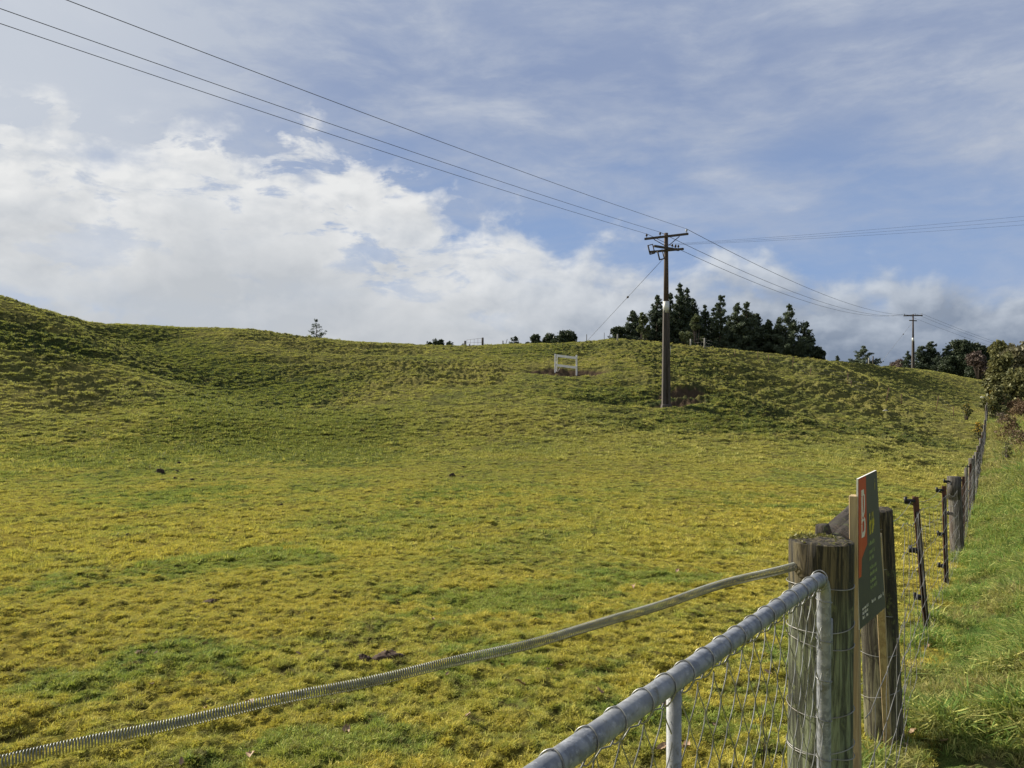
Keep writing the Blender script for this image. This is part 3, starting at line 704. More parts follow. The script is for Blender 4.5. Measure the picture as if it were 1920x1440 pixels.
# ------------------------------------------------------------------ pipe gate with chain link
H = Vector((.777, 1.86, 1.123)); Nn = Vector((.046, .928, 1.123)); gd = (Nn - H); gd.normalize()
GL = 3.35; gn = Vector((gd.y, -gd.x, 0))                 # gate normal
gate = thing('pipe_gate', 'galvanised pipe gate with chain link mesh in the foreground', 'gate')
b = MB(); corner = []; zb = .12; rc = .055
def gpt(s, z): return Vector((H.x + gd.x * s, H.y + gd.y * s, z))
path = []
for (s0_, z0_, a0, a1) in ((rc, H.z - rc, 180, 90), (GL - rc, H.z - rc, 90, 0), (GL - rc, zb + rc, 0, -90), (rc, zb + rc, -90, -180)):
    for t in np.linspace(a0, a1, 8): path.append(gpt(s0_ + rc * math.cos(R(t)), z0_ + rc * math.sin(R(t))))
path.append(path[0] + Vector((0, 0, -.001)))
# add intermediate points on long runs
full_p = [path[0]]
for p, q in zip(path, path[1:]):
    m_ = max(1, int((q - p).length / .15))
    for i in range(1, m_ + 1): full_p.append(p.lerp(q, i / m_))
b.tube(full_p, .0168, 20, False); b.build('frame', M_GALV, gate)
for s in (.837, 1.75, 2.6):
    b = MB(); b.tube([gpt(s, zb + .01), gpt(s, H.z - .012)], .0122, 16); b.build('upright', M_GALV, gate)
# chain link: interlocked flattened spirals
b = MB(); Wd, Hd = .033, .116; ns = int((GL - .05) / Wd)
zt, zbm = H.z - .030, zb + .02; nh = int((zt - zbm) / Hd)
rw = random.Random(5)
for i in range(ns + 1):
    s0 = .006 + i * Wd; pts = []; jit = rw.uniform(-.002, .002)
    if s0 > 2.4: stp = 4
    else: stp = 8
    for kx in range(nh * stp + stp // 2 + 1):
        t = kx / stp; phs = 2 * math.pi * t + (0 if i % 2 == 0 else math.pi)
        # triangular run with a rounded hook; the wire alternates front and back between hooks
        tri = math.asin(.985 * math.cos(phs)) / (math.pi / 2)
        off = .0022 * math.sin(phs)
        s = s0 + tri * (Wd * .56) + .006 * math.sin(t * .9 + i * .35) + jit
        z = zt - t * Hd + .002 * math.sin(i * 1.7)
        p = gpt(s, z) + gn * (off + .004 * math.sin(t * 1.3 + i * .2)); pts.append(p)
    b.tube(pts, .0012, 5, False)
b.build('chain_link_mesh', M_WIRE, gate)
b = MB()
rl = random.Random(9); s = .03; 
while s < 2.3:
    pts = []
    for t in np.linspace(0, 2 * math.pi, 28):
        c_, s_ = math.cos(t), math.sin(t); rr_ = .0186
        zc = H.z + rr_ * c_; drop = -.012 * max(0, -c_) ** 4
        pts.append(gpt(s + .012 * math.sin(t / 2) + .002 * s_, zc + drop) + gn * (rr_ * s_))
    b.tube(pts, .0014, 6, False)
    b.tube([gpt(s + .002, H.z - .018), gpt(s + .02, H.z - .030), gpt(s + .045, H.z - .024), gpt(s + .068, H.z - .034)], .0013, 5)
    s += rl.uniform(.068, .086)
b.build('lacing_wire', M_WIRE, gate)
for z in np.arange(zb + .06, H.z - .05, .098):
    b = MB()
    pts = [gpt(.0 + .0182 * math.cos(t), z + .006 * math.sin(t * .5)) + gn * (.0182 * math.sin(t)) for t in np.linspace(-2.4, 3.4, 20)]
    b.tube(pts, .0013, 5); b.build('side_lacing', M_WIRE, gate)
for z in (.95, .30):
    b = MB(); b.box((H.x + .03, H.y + .06, z), (.05, .012, .04), Matrix.Rotation(R(55), 3, 'Z')); b.tube([(H.x + .035, H.y + .05, z - .05), (H.x + .035, H.y + .05, z + .05)], .008, 10); b.build('hinge', M_GALV, gate)

# ------------------------------------------------------------------ stretched spring across the paddock side of the gateway
SP = [(-1.0, .915), (-.5, .93), (0, .951), (.184, .969), (.35, .980), (.526, .9965), (.683, 1.026), (.78, 1.052), (.864, 1.075), (.93, 1.083), (1.0, 1.094)]
ss_ = np.linspace(-1, 1, 900); zz = np.interp(ss_, [p[0] for p in SP], [p[1] for p in SP])
kz = np.ones(61) / 61; zz = np.convolve(np.pad(zz, 30, 'reflect', reflect_type='odd'), kz, 'valid') + .0016 * np.sin(ss_ * 31)
ax_ = np.stack([-.878 + 1.668 * ss_, 1.28 + .80 * ss_, zz], -1)
seg_l = np.linalg.norm(np.diff(ax_, axis=0), axis=1); cum = np.concatenate([[0], np.cumsum(seg_l)])
per = 11; pitch = .0050; tot = cum[-1]; nn_ = int(tot / pitch * per); q = np.linspace(0, tot, nn_)
AXp = np.stack([np.interp(q, cum, ax_[:, k_]) for k_ in range(3)], -1)
tv = np.gradient(AXp, axis=0); tv /= np.linalg.norm(tv, axis=1)[:, None]
sd = np.cross(tv, [0, 0, 1]); sd /= np.linalg.norm(sd, axis=1)[:, None]; up = np.cross(sd, tv)
th = q / pitch * 2 * np.pi
HX = AXp + .0105 * (np.cos(th)[:, None] * sd + np.sin(th)[:, None] * up)
tvh = np.gradient(HX, axis=0); tvh /= np.linalg.norm(tvh, axis=1)[:, None]
rad_ = (HX - AXp) / .0105; bn_ = np.cross(tvh, rad_)
ns_ = 5; vs = np.stack([HX + 0.00115 * (math.cos(2 * math.pi * j / ns_) * rad_ + math.sin(2 * math.pi * j / ns_) * bn_) for j in range(ns_)], 1)
ia = np.arange(nn_ - 1)[:, None] * ns_; ja = np.arange(ns_)[None, :]
ff = np.stack([ia + ja, ia + (ja + 1) % ns_, ia + ns_ + (ja + 1) % ns_, ia + ns_ + ja], -1).reshape(-1, 4)
spr = thing('spring_gate', 'long coiled metal spring stretched across the gateway from the gate post', 'gate spring')
link('coil', vs.reshape(-1, 3), ff, M_SPRING, spr)
b = MB(); b.tube([(-.878 + 1.668 * 1.0, 2.08, 1.094), (gpx - .06, gpy, 1.095)], .003, 8); b.build('hook', M_SPRING, spr)

# ------------------------------------------------------------------ roadside fence
fence = thing('roadside_fence', 'wire netting fence with wooden and rusty steel posts running down the verge', 'fence')
def fx(y): return .645 * y - .4885
st = log('strainer_post', (1.664, 3.32, -.2), (1.600, 3.30, 1.045), .080, .074, M_POSTD, fence, 12, .05)
rail = log('top_rail', (.972, 2.34, 1.050), (1.500, 3.18, 1.045), .066, .064, M_BARK, fence, 21, .14, rings=30)
b = MB(); b.tube([(1.022, 2.44, 1.06), (1.018, 2.44, 1.115), (1.014, 2.44, 1.140)], [.034, .026, .021], 12); b.build('branch_stub', M_BARK, rail)
for i, z in enumerate((.97, .80, .60, .42, .25)):
    b = MB(); b.tube(ring(1.640 - .05 * z, 3.31, z, .083, .02 * math.sin(i * 1.7 + 1), seed=i), .0015, 6); b.build('wire_wrap', M_OLDW, fence)
posts = [(5.55, 's', 1.03, -.10), (7.7, 's', 1.02, -.03), (10.4, 'w', 1.12, -.06), (11.9, 's', 1.03, .0), (13.3, 'b', 1.06, 0), (14.9, 's', 1.06, .02), (16.6, 'w', 1.10, 0), (18.4, 'b', 1.10, 0), (20.2, 'w', 1.12, .02), (22.2, 's', 1.08, 0),
         (24.2, 'w', 1.12, 0), (26.4, 'b', 1.1, 0), (28.6, 'w', 1.15, 0), (31, 's', 1.1, 0), (33.5, 'w', 1.15, 0), (36, 'b', 1.1, 0), (39, 'w', 1.2, 0), (42, 'w', 1.15, 0), (45, 'b', 1.15, 0), (49, 'w', 1.2, 0), (53, 'w', 1.2, 0), (58, 'w', 1.2, 0)]
tops = []
def insul(x, y, z, parent, s=1.0):
    b = MB(); b.box((x - .028 * s, y - .004, z), (.05 * s, .022 * s, .020 * s), None, 1, .004 * s); b.tube([(x - .052 * s, y, z - .018 * s), (x - .056 * s, y, z + .022 * s)], .010 * s, 8)
    b.tube([(x - .01, y, z - .022 * s), (x - .05 * s, y - .012, z - .012 * s)], .005 * s, 6)
    b.build('insulator', M_BLACK, parent)
for i, (y, kd, h, lean) in enumerate(posts):
    x = fx(y); z = gz(x, y); tx = x + lean
    tops.append((x, y, z, h, lean))
    if kd == 'w':
        r_ = .088 if i == 2 else random.Random(i).uniform(.05, .065)
        po = log('wooden_post', (x, y, z - .2), (tx, y, z + h), r_, r_ * .93, M_BATTEN, fence, 30 + i, .09, rings=22, seg=30)
        if i == 2:
            b = MB(); b.tube([(tx - .002, y, z + h - .30), (tx - .001, y, z + h + .008)], .0885, 24); b.build('dark_cap', M_CHAR, po)
            insul(tx - .085, y - .03, z + h - .05, po, 1.3); insul(x - .09, y - .03, z + h * .56, po, 1.3)
    elif kd == 's':
        # Y-section steel standard
        b = MB(); q = [Vector((0, 0, 0))]
        for an in (90, 215, 325):
            M_ = Matrix.Rotation(R(an), 3, 'Z'); ax3 = Vector((tx - x, 0, h + .15)).normalized()
            c0 = Vector((x, y, z - .15)).lerp(Vector((tx, y, z + h)), .5)
            Mt = Vector((0, 0, 1)).rotation_difference(ax3).to_matrix() @ M_
            b.box(c0 + Mt @ Vector((.013, 0, 0)), (.028, .006, h + .15), Mt)
        po = b.build('steel_post', M_RUST, fence, False)
        if i < 6:
            for fz in (.97, .62, .28) if i == 0 else ((.96, .52, .20) if i == 1 else (.95, .5)):
                insul(x + lean * fz, y, z + h * fz, po, 1.25 if i < 2 else 1.0)
        # timber batten wired to the standard
        if i < 2:
            b = MB(); ax3 = Vector((tx - x, 0, h)).normalized(); Mt = Vector((0, 0, 1)).rotation_difference(ax3).to_matrix()
            b.box(Vector((x + lean * .45, y - .022, z + h * .45 - .02)), (.020, .012, h * .93), Mt, 1, .003); b.build('batten', M_CHAR, po)
    else:
        b = MB(); b.box((x, y, z + h / 2 - .05), (.05, .04, h + .1), Matrix.Rotation(R(33), 3, 'Z'), 1, .004); b.build('batten', M_BATTEN, fence)
# netting
b = MB(); br = random.Random(12)
nodes_y = [3.32] + [p[0] for p in posts]; hs = (.06, .19, .33, .48, .64, .80, .93)
nodes = [(1.700, 3.26, gz(1.68, 3.3) + .02, 0)] + [(t[0] + .03, t[1] - .02, t[2], t[4]) for t in tops]
def net_pt(k_, f, h):
    a, c_ = nodes[k_], nodes[k_ + 1]
    x = a[0] + (c_[0] - a[0]) * f; y = a[1] + (c_[1] - a[1]) * f
    zg = a[2] + (c_[2] - a[2]) * f; ln = a[3] * (1 - f) + c_[3] * f
    bow = math.sin(math.pi * f)
    return Vector((x + ln * h, y, zg + h - .035 * bow * h + .012 * math.sin(f * 9 + h * 7)))
for k_ in range(len(nodes) - 1):
    wr = .0015 if k_ < 4 else .002 if k_ < 8 else .003
    nst = max(2, int((Vector(nodes[k_ + 1][:3]) - Vector(nodes[k_][:3])).length / .34))
    for h in hs:
        pts = []
        for i in range(nst * 2 + 1):
            f = i / (nst * 2); p = net_pt(k_, f, h); p.z += (.007 if i % 2 else -.006) + br.uniform(-.004, .004); pts.append(p)
        b.tube(pts, wr, 5, False)
    if k_ < 9:
        for i in range(nst):
            f = (i + .5) / nst; sh = br.uniform(-.01, .01); pts = []
            for j, h in enumerate(hs):
                p = net_pt(k_, f + sh + .012 * (j % 2), h); pts.append(p)
                if j < len(hs) - 1:
                    p2 = net_pt(k_, f + sh + .012 * (j % 2) + br.uniform(-.03, .03), (h + hs[j + 1]) / 2); pts.append(p2)
            b.tube(pts, wr * .9, 5, False)
b.build('netting', M_OLDW, fence)
b = MB()
for h in (.99,):
    pts = [Vector((1.56, 3.22, .985))] + [Vector((t[0] + t[4] * .96 - .03, t[1], t[2] + t[3] * .965)) for t in tops]
    fine_ = []
    for p, q_ in zip(pts, pts[1:]):
        for i in range(6): fine_.append(p.lerp(q_, i / 6) - Vector((0, 0, .05 * math.sin(math.pi * i / 6))))
    b.tube(fine_, .0016, 5, False)
b.build('top_wire', M_OLDW, fence)
# netting between the gate post and the strainer, seen low through the stakes
b = MB()
A0 = Vector((.955, 2.08, 0)); B0 = Vector((1.700, 3.26, 0))
for h in hs[:5]:
    b.tube([A0.lerp(B0, f) + Vector((.02, -.02, h + .03 * (1 - f) - .03 * math.sin(math.pi * f) + br.uniform(-.01, .01))) for f in np.linspace(0, 1, 14)], .0014, 5, False)
for f in np.arange(.15, 1, .24):
    b.tube([A0.lerp(B0, f + br.uniform(-.02, .02) + .05 * (h - .5)) + Vector((.02, -.02, h)) for h in (.05, .12, .19, .26, .33, .41, .48, .56, .64)], .0014, 5, False)
b.build('netting', M_OLDW, fence)

# ------------------------------------------------------------------ sale board on two stakes
e = Vector((.591, .807, 0)); nb = Vector((.807, -.591, 0)); BW, BH = .305, .491
O = Vector((1.127, 2.43, 1.291)); lean_v = Vector((.012, 0, 0))
sign = thing('sale_sign', 'charcoal and red sale board on two thin wooden stakes', 'sign', (O.x, O.y, 0))
def sgn(o_):
    o_.parent = sign; o_.location = o_.location - Vector((O.x, O.y, 0)); return o_
def bp(s, v, off=0.0):
    bow = .010 * max(0, v - .6) ** 1.0
    return O + e * (s * BW) - Vector((0, 0, v * BH)) + nb * (off + bow) + Vector((.027 * v * s, 0, 0))
def plate(name, poly, off, mt, parent=None, thick=None):
    """flat print on the board, a thin raised film"""
    vs_ = [bp(s, v, off) for s, v in poly]; n_ = len(vs_)
    vb = [bp(s, v, off - (thick or .0008)) for s, v in poly]
    fs = [tuple(range(n_ - 1, -1, -1)), tuple(range(n_, 2 * n_))] + [(i, (i + 1) % n_, n_ + (i + 1) % n_, n_ + i) for i in range(n_)]
    o_ = link(name, vs_ + vb, fs, mt, None, False); o_.parent = parent or sign
    if parent is None: o_.location = -Vector((O.x, O.y, 0))
    return o_
def grid_board():
    V = []; Fq = []; nx, ny = 6, 10
    for off in (0, -.006):
        for j in range(ny + 1):
            for i in range(nx + 1): V.append(bp(i / nx, j / ny, off))
    k2 = (nx + 1) * (ny + 1)
    for j in range(ny):
        for i in range(nx):
            a = j * (nx + 1) + i; Fq.append((a, a + nx + 1, a + nx + 2, a + 1))
    bd = link('board', V[:k2], Fq, M_BOARD, None, False)
    core = []; 
    for j in range(ny):
        for i in range(nx):
            a = j * (nx + 1) + i; core.append((a + 1 + k2, a + nx + 2 + k2, a + nx + 1 + k2, a + k2))
    for j in range(ny):
        a = j * (nx + 1); core.append((a, a + k2, a + nx + 1 + k2, a + nx + 1)); a += nx; core.append((a, a + nx + 1, a + nx + 1 + k2, a + k2))
    for i in range(nx):
        core.append((i, i + 1, i + 1 + k2, i + k2)); a = ny * (nx + 1) + i; core.append((a, a + k2, a + 1 + k2, a + 1))
    V2 = [Vector(v) - nb * .0004 if q_ < k2 else v for q_, v in enumerate(V)]
    cr = link('board_core', V2, core, M_EDGE, None, False)
    return bd, cr
bd, cr = grid_board()
bd.parent = sign; bd.location = -Vector((O.x, O.y, 0)); cr.parent = bd
def pr(name, poly, off, mt): return plate(name, poly, off, mt, bd)
pr('red_panel', [(.004, .004), (.37, .004), (.37, .47), (.13, .545), (.10, .66), (.004, .66)][::1], .0010, M_RED)
# the emblem: a tall open B
def strip(nm, poly): return pr(nm, poly, .0018, M_CREAM)
strip('emblem', [(.125, .085), (.245, .085), (.245, .125), (.185, .125), (.185, .235), (.215, .25), (.245, .20), (.245, .125), (.285, .12), (.29, .19), (.262, .245), (.205, .275), (.165, .262), (.165, .125), (.125, .125)])
strip('emblem', [(.125, .13), (.16, .13), (.16, .275), (.20, .29), (.25, .275), (.285, .29), (.30, .33), (.285, .38), (.24, .405), (.125, .405), (.125, .372), (.235, .368), (.255, .345), (.25, .31), (.225, .295), (.16, .30), (.16, .31), (.125, .31)])
strip('emblem', [(.125, .315), (.155, .315), (.155, .37), (.125, .37)])
def text(nm, body, s, v, hgt, wfac, mt, off=.0016):
    cu = bpy.data.curves.new(nm, 'FONT'); cu.body = body; cu.size = hgt * .9; cu.extrude = .0003; cu.resolution_u = 4
    o_ = bpy.data.objects.new(nm, cu); COL.objects.link(o_)
    p = bp(s, v, off); M4 = Matrix(((e.x, 0, nb.x, p.x), (e.y, 0, nb.y, p.y), (0, 1, 0, p.z), (0, 0, 0, 1))) @ Matrix.Diagonal((wfac, 1, 1, 1))
    dg = bpy.context.evaluated_depsgraph_get(); me = bpy.data.meshes.new_from_object(o_.evaluated_get(dg)); bpy.data.objects.remove(o_)
    me.transform(M4); me.materials.clear(); me.materials.append(mt)
    o2 = bpy.data.objects.new(nm, me); COL.objects.link(o2); o2.parent = bd; return o2
text('lettering', 'For Sale', .46, .42, .120, .235, M_YEL)
rt = random.Random(4)
def scribble(nm, s0, s1, v0, rows, hgt, mt, gap=.008):
    """print too small to read: rows of short marks"""
    vs_ = []; fs = []
    for r_ in range(rows):
        v = v0 + r_ * (hgt + gap); s = s0
        while s < s1 - .01:
            w_ = rt.uniform(.010, .028); hh = hgt * rt.uniform(.6, 1)
            k0 = len(vs_); vs_ += [bp(s, v + hgt - hh, .0015), bp(s, v + hgt, .0015), bp(s + w_, v + hgt, .0015), bp(s + w_, v + hgt - hh, .0015)]; fs.append((k0, k0 + 1, k0 + 2, k0 + 3))
            s += w_ + rt.choice((.006, .008, .02))
            if rt.random() < .07: s += .03
    o_ = link(nm, vs_, fs, mt, None, False); o_.parent = bd
scribble('small_print', .43, .72, .46, 1, .032, M_GRN); scribble('small_print', .43, .66, .52, 2, .030, M_GRN, .014)
scribble('small_print', .44, .74, .63, 2, .028, M_GRN, .014); scribble('small_print', .44, .70, .72, 2, .030, M_GRN, .012)
scribble('small_print', .10, .33, .865, 3, .022, M_CREAM, .008); scribble('small_print', .46, .62, .865, 1, .024, M_CREAM); scribble('small_print', .72, .93, .875, 1, .026, M_CREAM)
text('small_print', 'i', .80, .13, .07, .5, M_YEL)
# stakes
def stake(p0, p1, wx, wy, rz):
    p0, p1 = Vector(p0), Vector(p1); ax3 = (p1 - p0); L = ax3.length
    Mt = Vector((0, 0, 1)).rotation_difference(ax3.normalized()).to_matrix() @ Matrix.Rotation(rz, 3, 'Z')
    b = MB(); b.box((p0 + p1) / 2, (wx, wy, L), Mt, 1, .002); o_ = b.build('stake', M_STAKE, None, False); o_.parent = sign; o_.location = -Vector((O.x, O.y, 0))
    return o_
u1 = (1604 - 960) / F
stake((u1 * 2.44 + .012, 2.45, -.12), (u1 * 2.44, 2.45, 1.235), .026, .040, R(-33))
stake(((1667 - 960) / F * 3.17, 3.17, -.02), ((1645 - 960) / F * 2.73, 2.73, 1.05), .028, .028, R(-33))

# ------------------------------------------------------------------ white timber frame on the slope
fa = hit(1041, 698, 30, 70); 
fr_ = thing('timber_frame', 'white wooden frame of two posts and two rails on the hillside', 'fence frame', fa)
fdv = Vector((1.52, -.30, 0)); P1 = Vector((0, 0, 0)); P2 = fdv
z1, z2 = 0.0, gz(fa.x + fdv.x, fa.y + fdv.y) - fa.z
for p, zz_, h in ((P1, z1, 1.32), (P2, z2, 1.45)):
    b = MB(); b.box((p.x, p.y, zz_ + h / 2 - .1), (.10, .10, h + .2), Matrix.Rotation(R(-20), 3, 'Z'), 1, .008); b.build('post', M_WHITEW, fr_, False)
b = MB(); b.box((P1.x + .13, P1.y + .10, z1 + .45), (.06, .05, 1.35), Matrix.Rotation(R(2), 3, 'Y'), 1, .005); b.build('back_post', M_WHITEW, fr_, False)
ang = math.atan2(fdv.y, fdv.x)
for h in (1.19, .50):
    b = MB(); b.box((P1 + P2) / 2 + Vector((.03, -.072, (z1 + z2) / 2 + h + .03)), (1.45, .04, .17), Matrix.Rotation(ang, 3, 'Z') @ Matrix.Rotation(-math.atan2(z2 - z1 + .05, 1.3), 3, 'Y'), 1, .006); b.build('rail', M_WHITEW, fr_, False)
b = MB(); b.tube([(.16, -.05, z1 + .02), (.38, -.06, z1 + .38)], .012, 8); b.build('brace', M_WHITEW, fr_)

# ------------------------------------------------------------------ power poles
def pole(px, pbase, ptop, d, label, detail):
    base = hit(px, pbase, d * .8, d * 1.15); base.y = d; base.x = (px - 960) / F * d; base.z = gz(base.x, base.y)
    H_ = CAM_H + (720 - ptop) / F * d - base.z
    t = thing('power_pole', label, 'power pole', base)
    zj = H_ * .56
    # lower stock: tapered H-section concrete
    def ring_h(w_, dpt, g): return [(-w_, -dpt), (-w_ * .30, -dpt), (-w_ * .26, -dpt + g), (w_ * .30, -dpt + g), (w_ * .36, -dpt), (w_, -dpt), (w_, dpt), (-w_, dpt)]
    V = []; levels = [(-.5, .225, .19), (0, .222, .19), (zj * .5, .19, .165), (zj, .155, .14)]
    for z, w_, dp in levels: V += [(x, y, z) for x, y in ring_h(w_, dp, .05)]
    Fq = [(i * 8 + j, i * 8 + (j + 1) % 8, (i + 1) * 8 + (j + 1) % 8, (i + 1) * 8 + j) for i in range(3) for j in range(8)] + [tuple(range(24, 32))]
    link('pole_base', V, Fq, M_CONC, t, False)
    b = MB(); b.tube([(0, 0, zj - .05), (0, 0, H_ * .8), (0, 0, H_)], [.15, .125, .105], 14); b.build('pole_shaft', M_POLEW, t)
    b = MB(); b.tube([(0, 0, zj - .12), (0, 0, zj + .50)], .175, 16); b.build('tin_guard', M_TIN, t)
    b = MB(); b.box((0, -.05, .12), (.58, .5, .30), None, .85, .03); b.build('footing', M_CONC, t)
    if detail:
        b = MB(); b.box((.205, -.15, H_ * .33), (.02, .02, .5)); b.build('number_strip', M_TIN, t)
        b = MB(); b.tube([(.02, -.19, .3), (.02, -.17, zj)], .018, 8); b.build('earth_cable', M_CONC, t)
    return t, base, H_
ldir = Vector((59.6, 86, 0)).normalized(); cdir = Vector((ldir.y, -ldir.x, 0))
t1, b1, H1 = pole(1249, 758, 437, 41, 'tall power pole nearest the camera with two crossarms', True)
t2, b2, H2 = pole(1712, 692, 589, 127, 'distant power pole on the skyline near the dark trees', False)
att = {}
def crossarm(t, base, zc, half0, half1, dirv, name='crossarm', pins=(), hgt=.115, off=(0, 0, 0)):
    an = math.atan2(dirv.y, dirv.x); c0 = dirv * ((half1 - half0) / 2) + Vector(off)
    b = MB(); b.box(c0 + Vector((0, 0, zc)), (half0 + half1, .10, hgt), Matrix.Rotation(an, 3, 'Z'), 1, .01); arm = b.build(name, M_ARM, t, False)
    res = []
    for s in pins:
        p = dirv * s + Vector(off) + Vector((0, 0, zc + hgt / 2))
        b = MB(); b.tube([p, p + Vector((0, 0, .07)), p + Vector((0, 0, .09)), p + Vector((0, 0, .15)), p + Vector((0, 0, .17)), p + Vector((0, 0, .21))], [.014, .014, .055, .062, .038, .045], 10)
        io = b.build('insulator', M_CERAM if s > 1 else M_ARM, t); io.parent = arm
        res.append(base + p + Vector((0, 0, .22)))
    return res
up1 = crossarm(t1, b1, H1 - .22, 1.22, 1.32, cdir, pins=(-1.1, -.30, 1.22), off=(-.08, -.14, 0))
dir2 = Vector((.93, -.25, 0)).normalized(); dir2 = Vector((.75, -1.2, 0)).normalized()
low1 = crossarm(t1, b1, H1 - .85, 1.0, 1.0, Vector((.80, .60, 0)) * 1.0, 'lower_crossarm', pins=(.45, .72, .95), off=(0, -.16, 0))
lowb = crossarm(t1, b1, H1 - .98, .95, .95, Vector((.86, -.5, 0)).normalized(), 'lower_crossarm', pins=(), off=(0, -.14, 0))
b = MB(); b.tube([(.10, -.16, H1 - .72), (.62, -.50, H1 - .28)], .022, 6); b.build('arm_brace', M_ARM, t1)
b = MB(); b.tube([(-.10, -.16, H1 - .72), (-.62, .25, H1 - .30)], .022, 6); b.build('arm_brace', M_ARM, t1)
for (ox, oz) in ((-.86, -1.15), (-.34, -1.45)):
    fzo = MB(); Mx = Matrix.Rotation(R(-14), 3, 'Y')
    c0 = Vector((ox, -.25, H1 + oz + .22))
    fzo.tube([c0 + Mx @ Vector((-.13, 0, -.26)), c0 + Mx @ Vector((-.13, 0, .26))], .04, 8); fzo.tube([c0 + Mx @ Vector((.13, 0, -.26)), c0 + Mx @ Vector((.13, 0, .26))], .028, 8)
    fzo.tube([c0 + Mx @ Vector((-.15, 0, .24)), c0 + Mx @ Vector((.15, 0, .24))], .025, 6); fzo.tube([c0 + Mx @ Vector((-.15, 0, -.25)), c0 + Mx @ Vector((.15, 0, -.25))], .035, 6)
    fo = fzo.build('fuse_switch', M_ARM, t1)
up2 = crossarm(t2, b2, H2 - .25, 1.5, 1.5, Vector((.98, -.2, 0)).normalized(), pins=(-1.35, .35, 1.35), hgt=.2)
crossarm(t2, b2, H2 - 1.1, .95, .95, Vector((.9, .43, 0)).normalized(), 'lower_crossarm', pins=(), hgt=.16)

def wire(name, pts, r_, label, group, parent=None):
    b = MB(); b.tube(pts, r_, 5, False); o_ = b.build(name, M_LINE, parent); return tag(o_, label, 'wire', group)
def span(a, c_, sag, n_=40): return [a.lerp(c_, i / n_) - Vector((0, 0, 4 * sag * (i / n_) * (1 - i / n_))) for i in range(n_ + 1)]
# spans towards the camera side pass over the frame's left edge: find the far anchor that puts each wire where the photo shows it
t_ = -1.0
for i, (a, pp, wl) in enumerate(((up1[2], (125, 0), 'topmost'), (up1[1], (0, 16), 'middle'), (up1[0], (0, 44), 'lowest'))):
    end = a - Vector((59.6, 86, 0)); u = (pp[0] - 960) / F; v = (720 - pp[1]) / F
    dd = (end - a); f = (a.x - u * a.y) / (u * dd.y - dd.x); sag = 1.35
    yy = a.y + dd.y * f; zneed = CAM_H + v * yy
    end.z = a.z + (zneed + 4 * sag * f * (1 - f) - a.z) / f
    wire('power_line', span(a, end, sag, 70), .0085, wl + ' of the three thick wires crossing the sky from the near pole to the left', 'wires from the near pole to the left')
for a, c_, wl in ((up1[2], up2[2], 'highest wire of the span between the near and the distant pole'), (up1[1], up2[1], 'middle wire of the span between the near and the distant pole'), (up1[0], up2[0], 'lowest wire of the span between the near and the distant pole')):
    wire('power_line', span(a, c_, 1.9 if a is not up1[2] else 1.7, 60), .014, wl, 'wires between the two poles')
for a, pp, wl in ((low1[0], 417, 'upper'), (low1[1], 425, 'middle'), (low1[2], 433, 'lower')):
    yy = 37.0; u = 960 / F; c_ = Vector((u * yy, yy, CAM_H + (720 - pp) / F * yy)); dd = c_ - a
    wire('power_line', span(a, a + dd * 2.0, .0, 30) if False else span(a, a + Vector((dd.x * 2, dd.y * 2, dd.z * 2 + 1.2)), .30, 40), .0045, wl + ' thin wire from the near pole to the right edge of the sky', 'thin wires from the near pole to the right')
for a, wl in zip(up2, ('lowest', 'middle', 'highest')):
    c_ = a + Vector((60, 28, -10.0)); wire('power_line', span(a, c_, 1.6, 30), .016, wl + ' wire falling from the distant pole behind the right trees', 'wires beyond the distant pole')
# guys
g0 = b1 + Vector((-.1, 0, H1 - 1.35)); ga = hit(1099, 639, 55, 90); ga = Vector(((1099 - 960) / F * 70, 70, gz((1099 - 960) / F * 70, 70)))
gy = thing('guy_wire', 'stay wire running from the near pole down to the ridge on the left', 'wire', ga)
b = MB(); b.tube([g0 - ga, Vector((0, 0, 0))], .012, 5); b.build('stay', M_LINE, gy)
b = MB(); gm = (g0 - ga) * .66; gdr = (g0 - ga).normalized(); b.tube([gm - gdr * .2, gm - gdr * .08, gm + gdr * .08, gm + gdr * .2], [.03, .07, .07, .03], 8); b.build('insulator', M_ARM, gy)
g0 = b2 + Vector((0, 0, H2 - 1.3)); ga = hit(1640, 684, 70, 120); ga = Vector(((1640 - 960) / F * 112, 112, gz((1640 - 960) / F * 112, 112)))
gy = thing('guy_wire', 'faint stay wire of the distant pole on the skyline', 'wire', ga)
b = MB(); b.tube([g0 - ga, Vector((0, 0, 0))], .016, 5); b.build('stay', M_OLDW, gy)
b = MB(); gm = (g0 - ga) * .72; gdr = (g0 - ga).normalized(); b.tube([gm - gdr * .25, gm, gm + gdr * .25], [.03, .09, .03], 8); b.build('insulator', M_ARM, gy)

